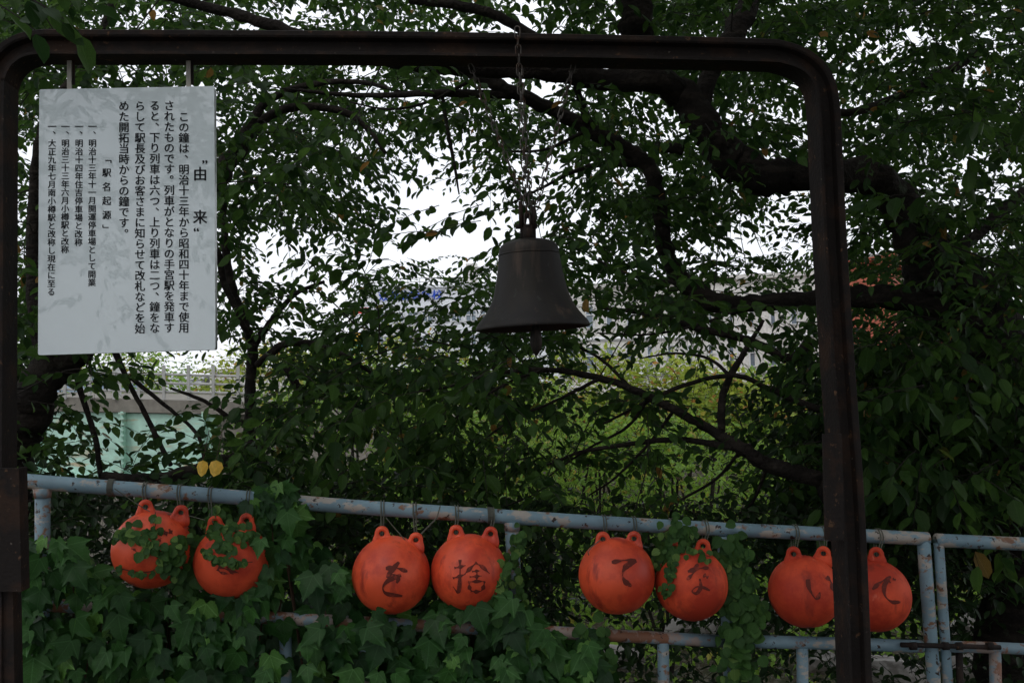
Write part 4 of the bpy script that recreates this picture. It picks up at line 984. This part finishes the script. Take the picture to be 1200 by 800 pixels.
for x in range(-40, 300, 29):
    yy = 17.9 - .95 * (x + 80) / 372; m = MB()
    m.box(at(x, 448, yy), .05, .05, .62); m.build('railing_post', M['railmetal'], br)
for y0, y1 in ((432, 441), (443, 451), (453, 461)):
    m = MB(); m.tube([at(-60, y0, 17.9), at(292, y1, 17)], .022, 6); m.build('railing_bar', M['railmetal'], br)
pole = empty('utility_pole', at(137, 470, 19.5), 'white pole standing behind the bridge railing', 'pole')
m = MB(); m.tube([at(137, 480, 19.5), at(137, 395, 19.5), at(136, 330, 19.5)], [.09, .085, .08], 10); m.build('shaft', M['trim'], pole, True)
m = MB(); m.tube([at(136, 345, 19.5), at(146, 340, 19.5)], .04, 6); m.build('arm', M['trim'], pole, True)

# ------------------------------------------------------------------ buildings
def building(name, label, x0, x1, ytop, ybot, Y0, Y1, wall, depth=14):
    A, B = at(x0, ybot, Y0), at(x1, ybot, Y1); zt = at((x0 + x1) / 2, ytop, (Y0 + Y1) / 2).z; A.z = B.z = min(A.z, B.z) - 1
    root = empty(name, A, label, 'building'); t = (B - A); t.z = 0; n = Vector((-t.y, t.x, 0)).normalized()
    if n.y < 0: n = -n
    t0, t1 = A.copy(), B.copy(); t0.z = t1.z = zt
    P = [A, B, t1, t0]; Q = [p + n * depth for p in P]
    link('wall', mesh(P + Q, [(0, 1, 2, 3), (5, 4, 7, 6), (1, 5, 6, 2), (4, 0, 3, 7), (3, 2, 6, 7), (0, 4, 5, 1)], 'wall'), root, wall)
    m = MB(); rt = Matrix.Rotation(math.atan2(t.y, t.x), 3, 'Z'); m.box((t0 + t1) / 2 + n * depth / 2 + Vector((0, 0, .15)), t.length + .5, depth + .5, .3, rt); m.build('roof', wall, root)
    return root, n, rt
def bpt(x, y, x0, x1, Y0, Y1): return at(x, y, Y0 + (Y1 - Y0) * (x - x0) / (x1 - x0))
school, n_, rt_ = building('school_building', 'white school building far behind the trees with blue lettering along its top', 425, 690, 336, 440, 95, 95, M['whitewall'])
m = MB()
for k, ch in enumerate('双葉高等学校'):
    V, Fc = G(ch); q = (V[:, :2] - REFC) / REFS; cx = 449.5 + k * 12.6; cy = 347.5 - k * .45; m = MB()
    for dx in (-.35, 0, .35): m.add([at(cx + a * 12.2 + dx, cy - b_ * 11, 94.85 - dx * .05) for a, b_ in q], Fc)
    m.build('letter', M['ink2'], school)
for y in (327, 331.5):
    m = MB(); m.tube([at(430, y, 95.3), at(548, y - 2, 95.3)], .05, 5); m.build('roof_railing', M['railmetal'], school)
for x in range(436, 548, 14):
    m = MB(); m.box(at(x, 331, 95.3), .08, .08, .9); m.build('railing_post', M['railmetal'], school)
m = MB(); m.box(at(553, 323, 97), 1.2, 1.2, 2.4); m.build('roof_hut', M['beigewall'], school)
def windows(root, rows, x0, x1, step, wpx, hpx, Yf, off=.12):
    for y, slope in rows:
        x = x0
        while x < x1:
            Yd = Yf(x) - off; yy = y + slope * (x - x0); c = at(x, yy, Yd); k = Yd / F_PX; f = MB()
            W, H = wpx * k, hpx * k; t = .9 * k
            for dx in (-W / 2, 0, W / 2): f.box(c + Vector((dx, 0, 0)), t, .16, H)
            for dz in (-H / 2, H / 2, H * .1): f.box(c + Vector((0, .004, dz)), W + t, .14, t)
            o = f.build('window', M['trim'], root)
            p = MB(); p.box(c + Vector((0, .06, 0)), W - t, .04, H - t); p.build('pane', M['glass'], o)
            x += step
windows(school, [(372, -.02), (400, -.02)], 450, 680, 17, 12, 12, lambda x: 95)
annex, _, _ = building('long_building', 'long beige building with white framed windows behind the trees right of the bell', 655, 985, 331, 446, 62, 56, M['beigewall'])
fa = lambda x: 62 - 6 * (x - 655) / 330
windows(annex, [(420, -.02), (372, -.02)], 672, 960, 24, 19, 26, fa)
m = MB()
for a_, b_ in ((395, 'sill_band'), (437, 'sill_band')):
    m = MB(); m.tube([at(658, a_ + 3, fa(658) - .1), at(984, a_ - 3, fa(984) - .1)], .14, 4); m.build(b_, M['trim'], annex)
brick, _, _ = building('terracotta_building', 'building clad in terracotta red with pale trim, seen right of the rusty post', 985, 1052, 306, 470, 42, 41, M['brickwall'], 10)
for k in range(20):
    m = MB(); m.box((at(985, 312 + k * 8, 41.97) + at(1052, 310.5 + k * 8, 40.97)) / 2, 2.6, .03, .03, Matrix.Rotation(-.37, 3, 'Z')); m.build('cladding_joint', M['joint'], brick)
m = MB(); m.tube([at(975, 300, 41.7), at(1072, 297, 40.7)], .22, 4); m.build('cornice', M['trim'], brick)
annex2, _, _ = building('pale_house', 'pale low house glimpsed between leaves right of the terracotta building', 1056, 1130, 330, 470, 48, 47, M['beigewall'], 8)
m = MB(); m.box(at(1105, 405, 46), 2.0, .5, .7); m.build('awning', M['tin'], annex2)
rs = empty('roadside_sign', at(418, 430, 40), 'colourful roadside sign with red, yellow and cyan panels left of the school', 'sign')
m = MB(); m.tube([at(411, 440, 40), at(411, 352, 40)], .05, 8); m.build('post', M['railmetal'], rs, True)
for y, hh, m_, ww in ((364, 7, M['red'], 21), (395, 11, M['orange'], 14), (407, 6, M['cyan'], 14), (381, 8, M['trim'], 12)):
    m = MB(); m.box(at(411 + ww / 2, y, 40), ww * 40 / F_PX, .08, hh * 40 / F_PX); m.build('panel', m_, rs)
# distant houses at the far left
hl = [(170, 236, 445, 470, 'low white house far behind the bridge railing', M['whitewall']), (246, 330, 436, 470, 'pale grey house far behind the slim young tree', M['beigewall'])]
for x0, x1, y0, y1, lb, mm in hl: building('distant_house', lb, x0, x1, y0, y1, 70, 70, mm, 8)
print('leaf clumps', tot)
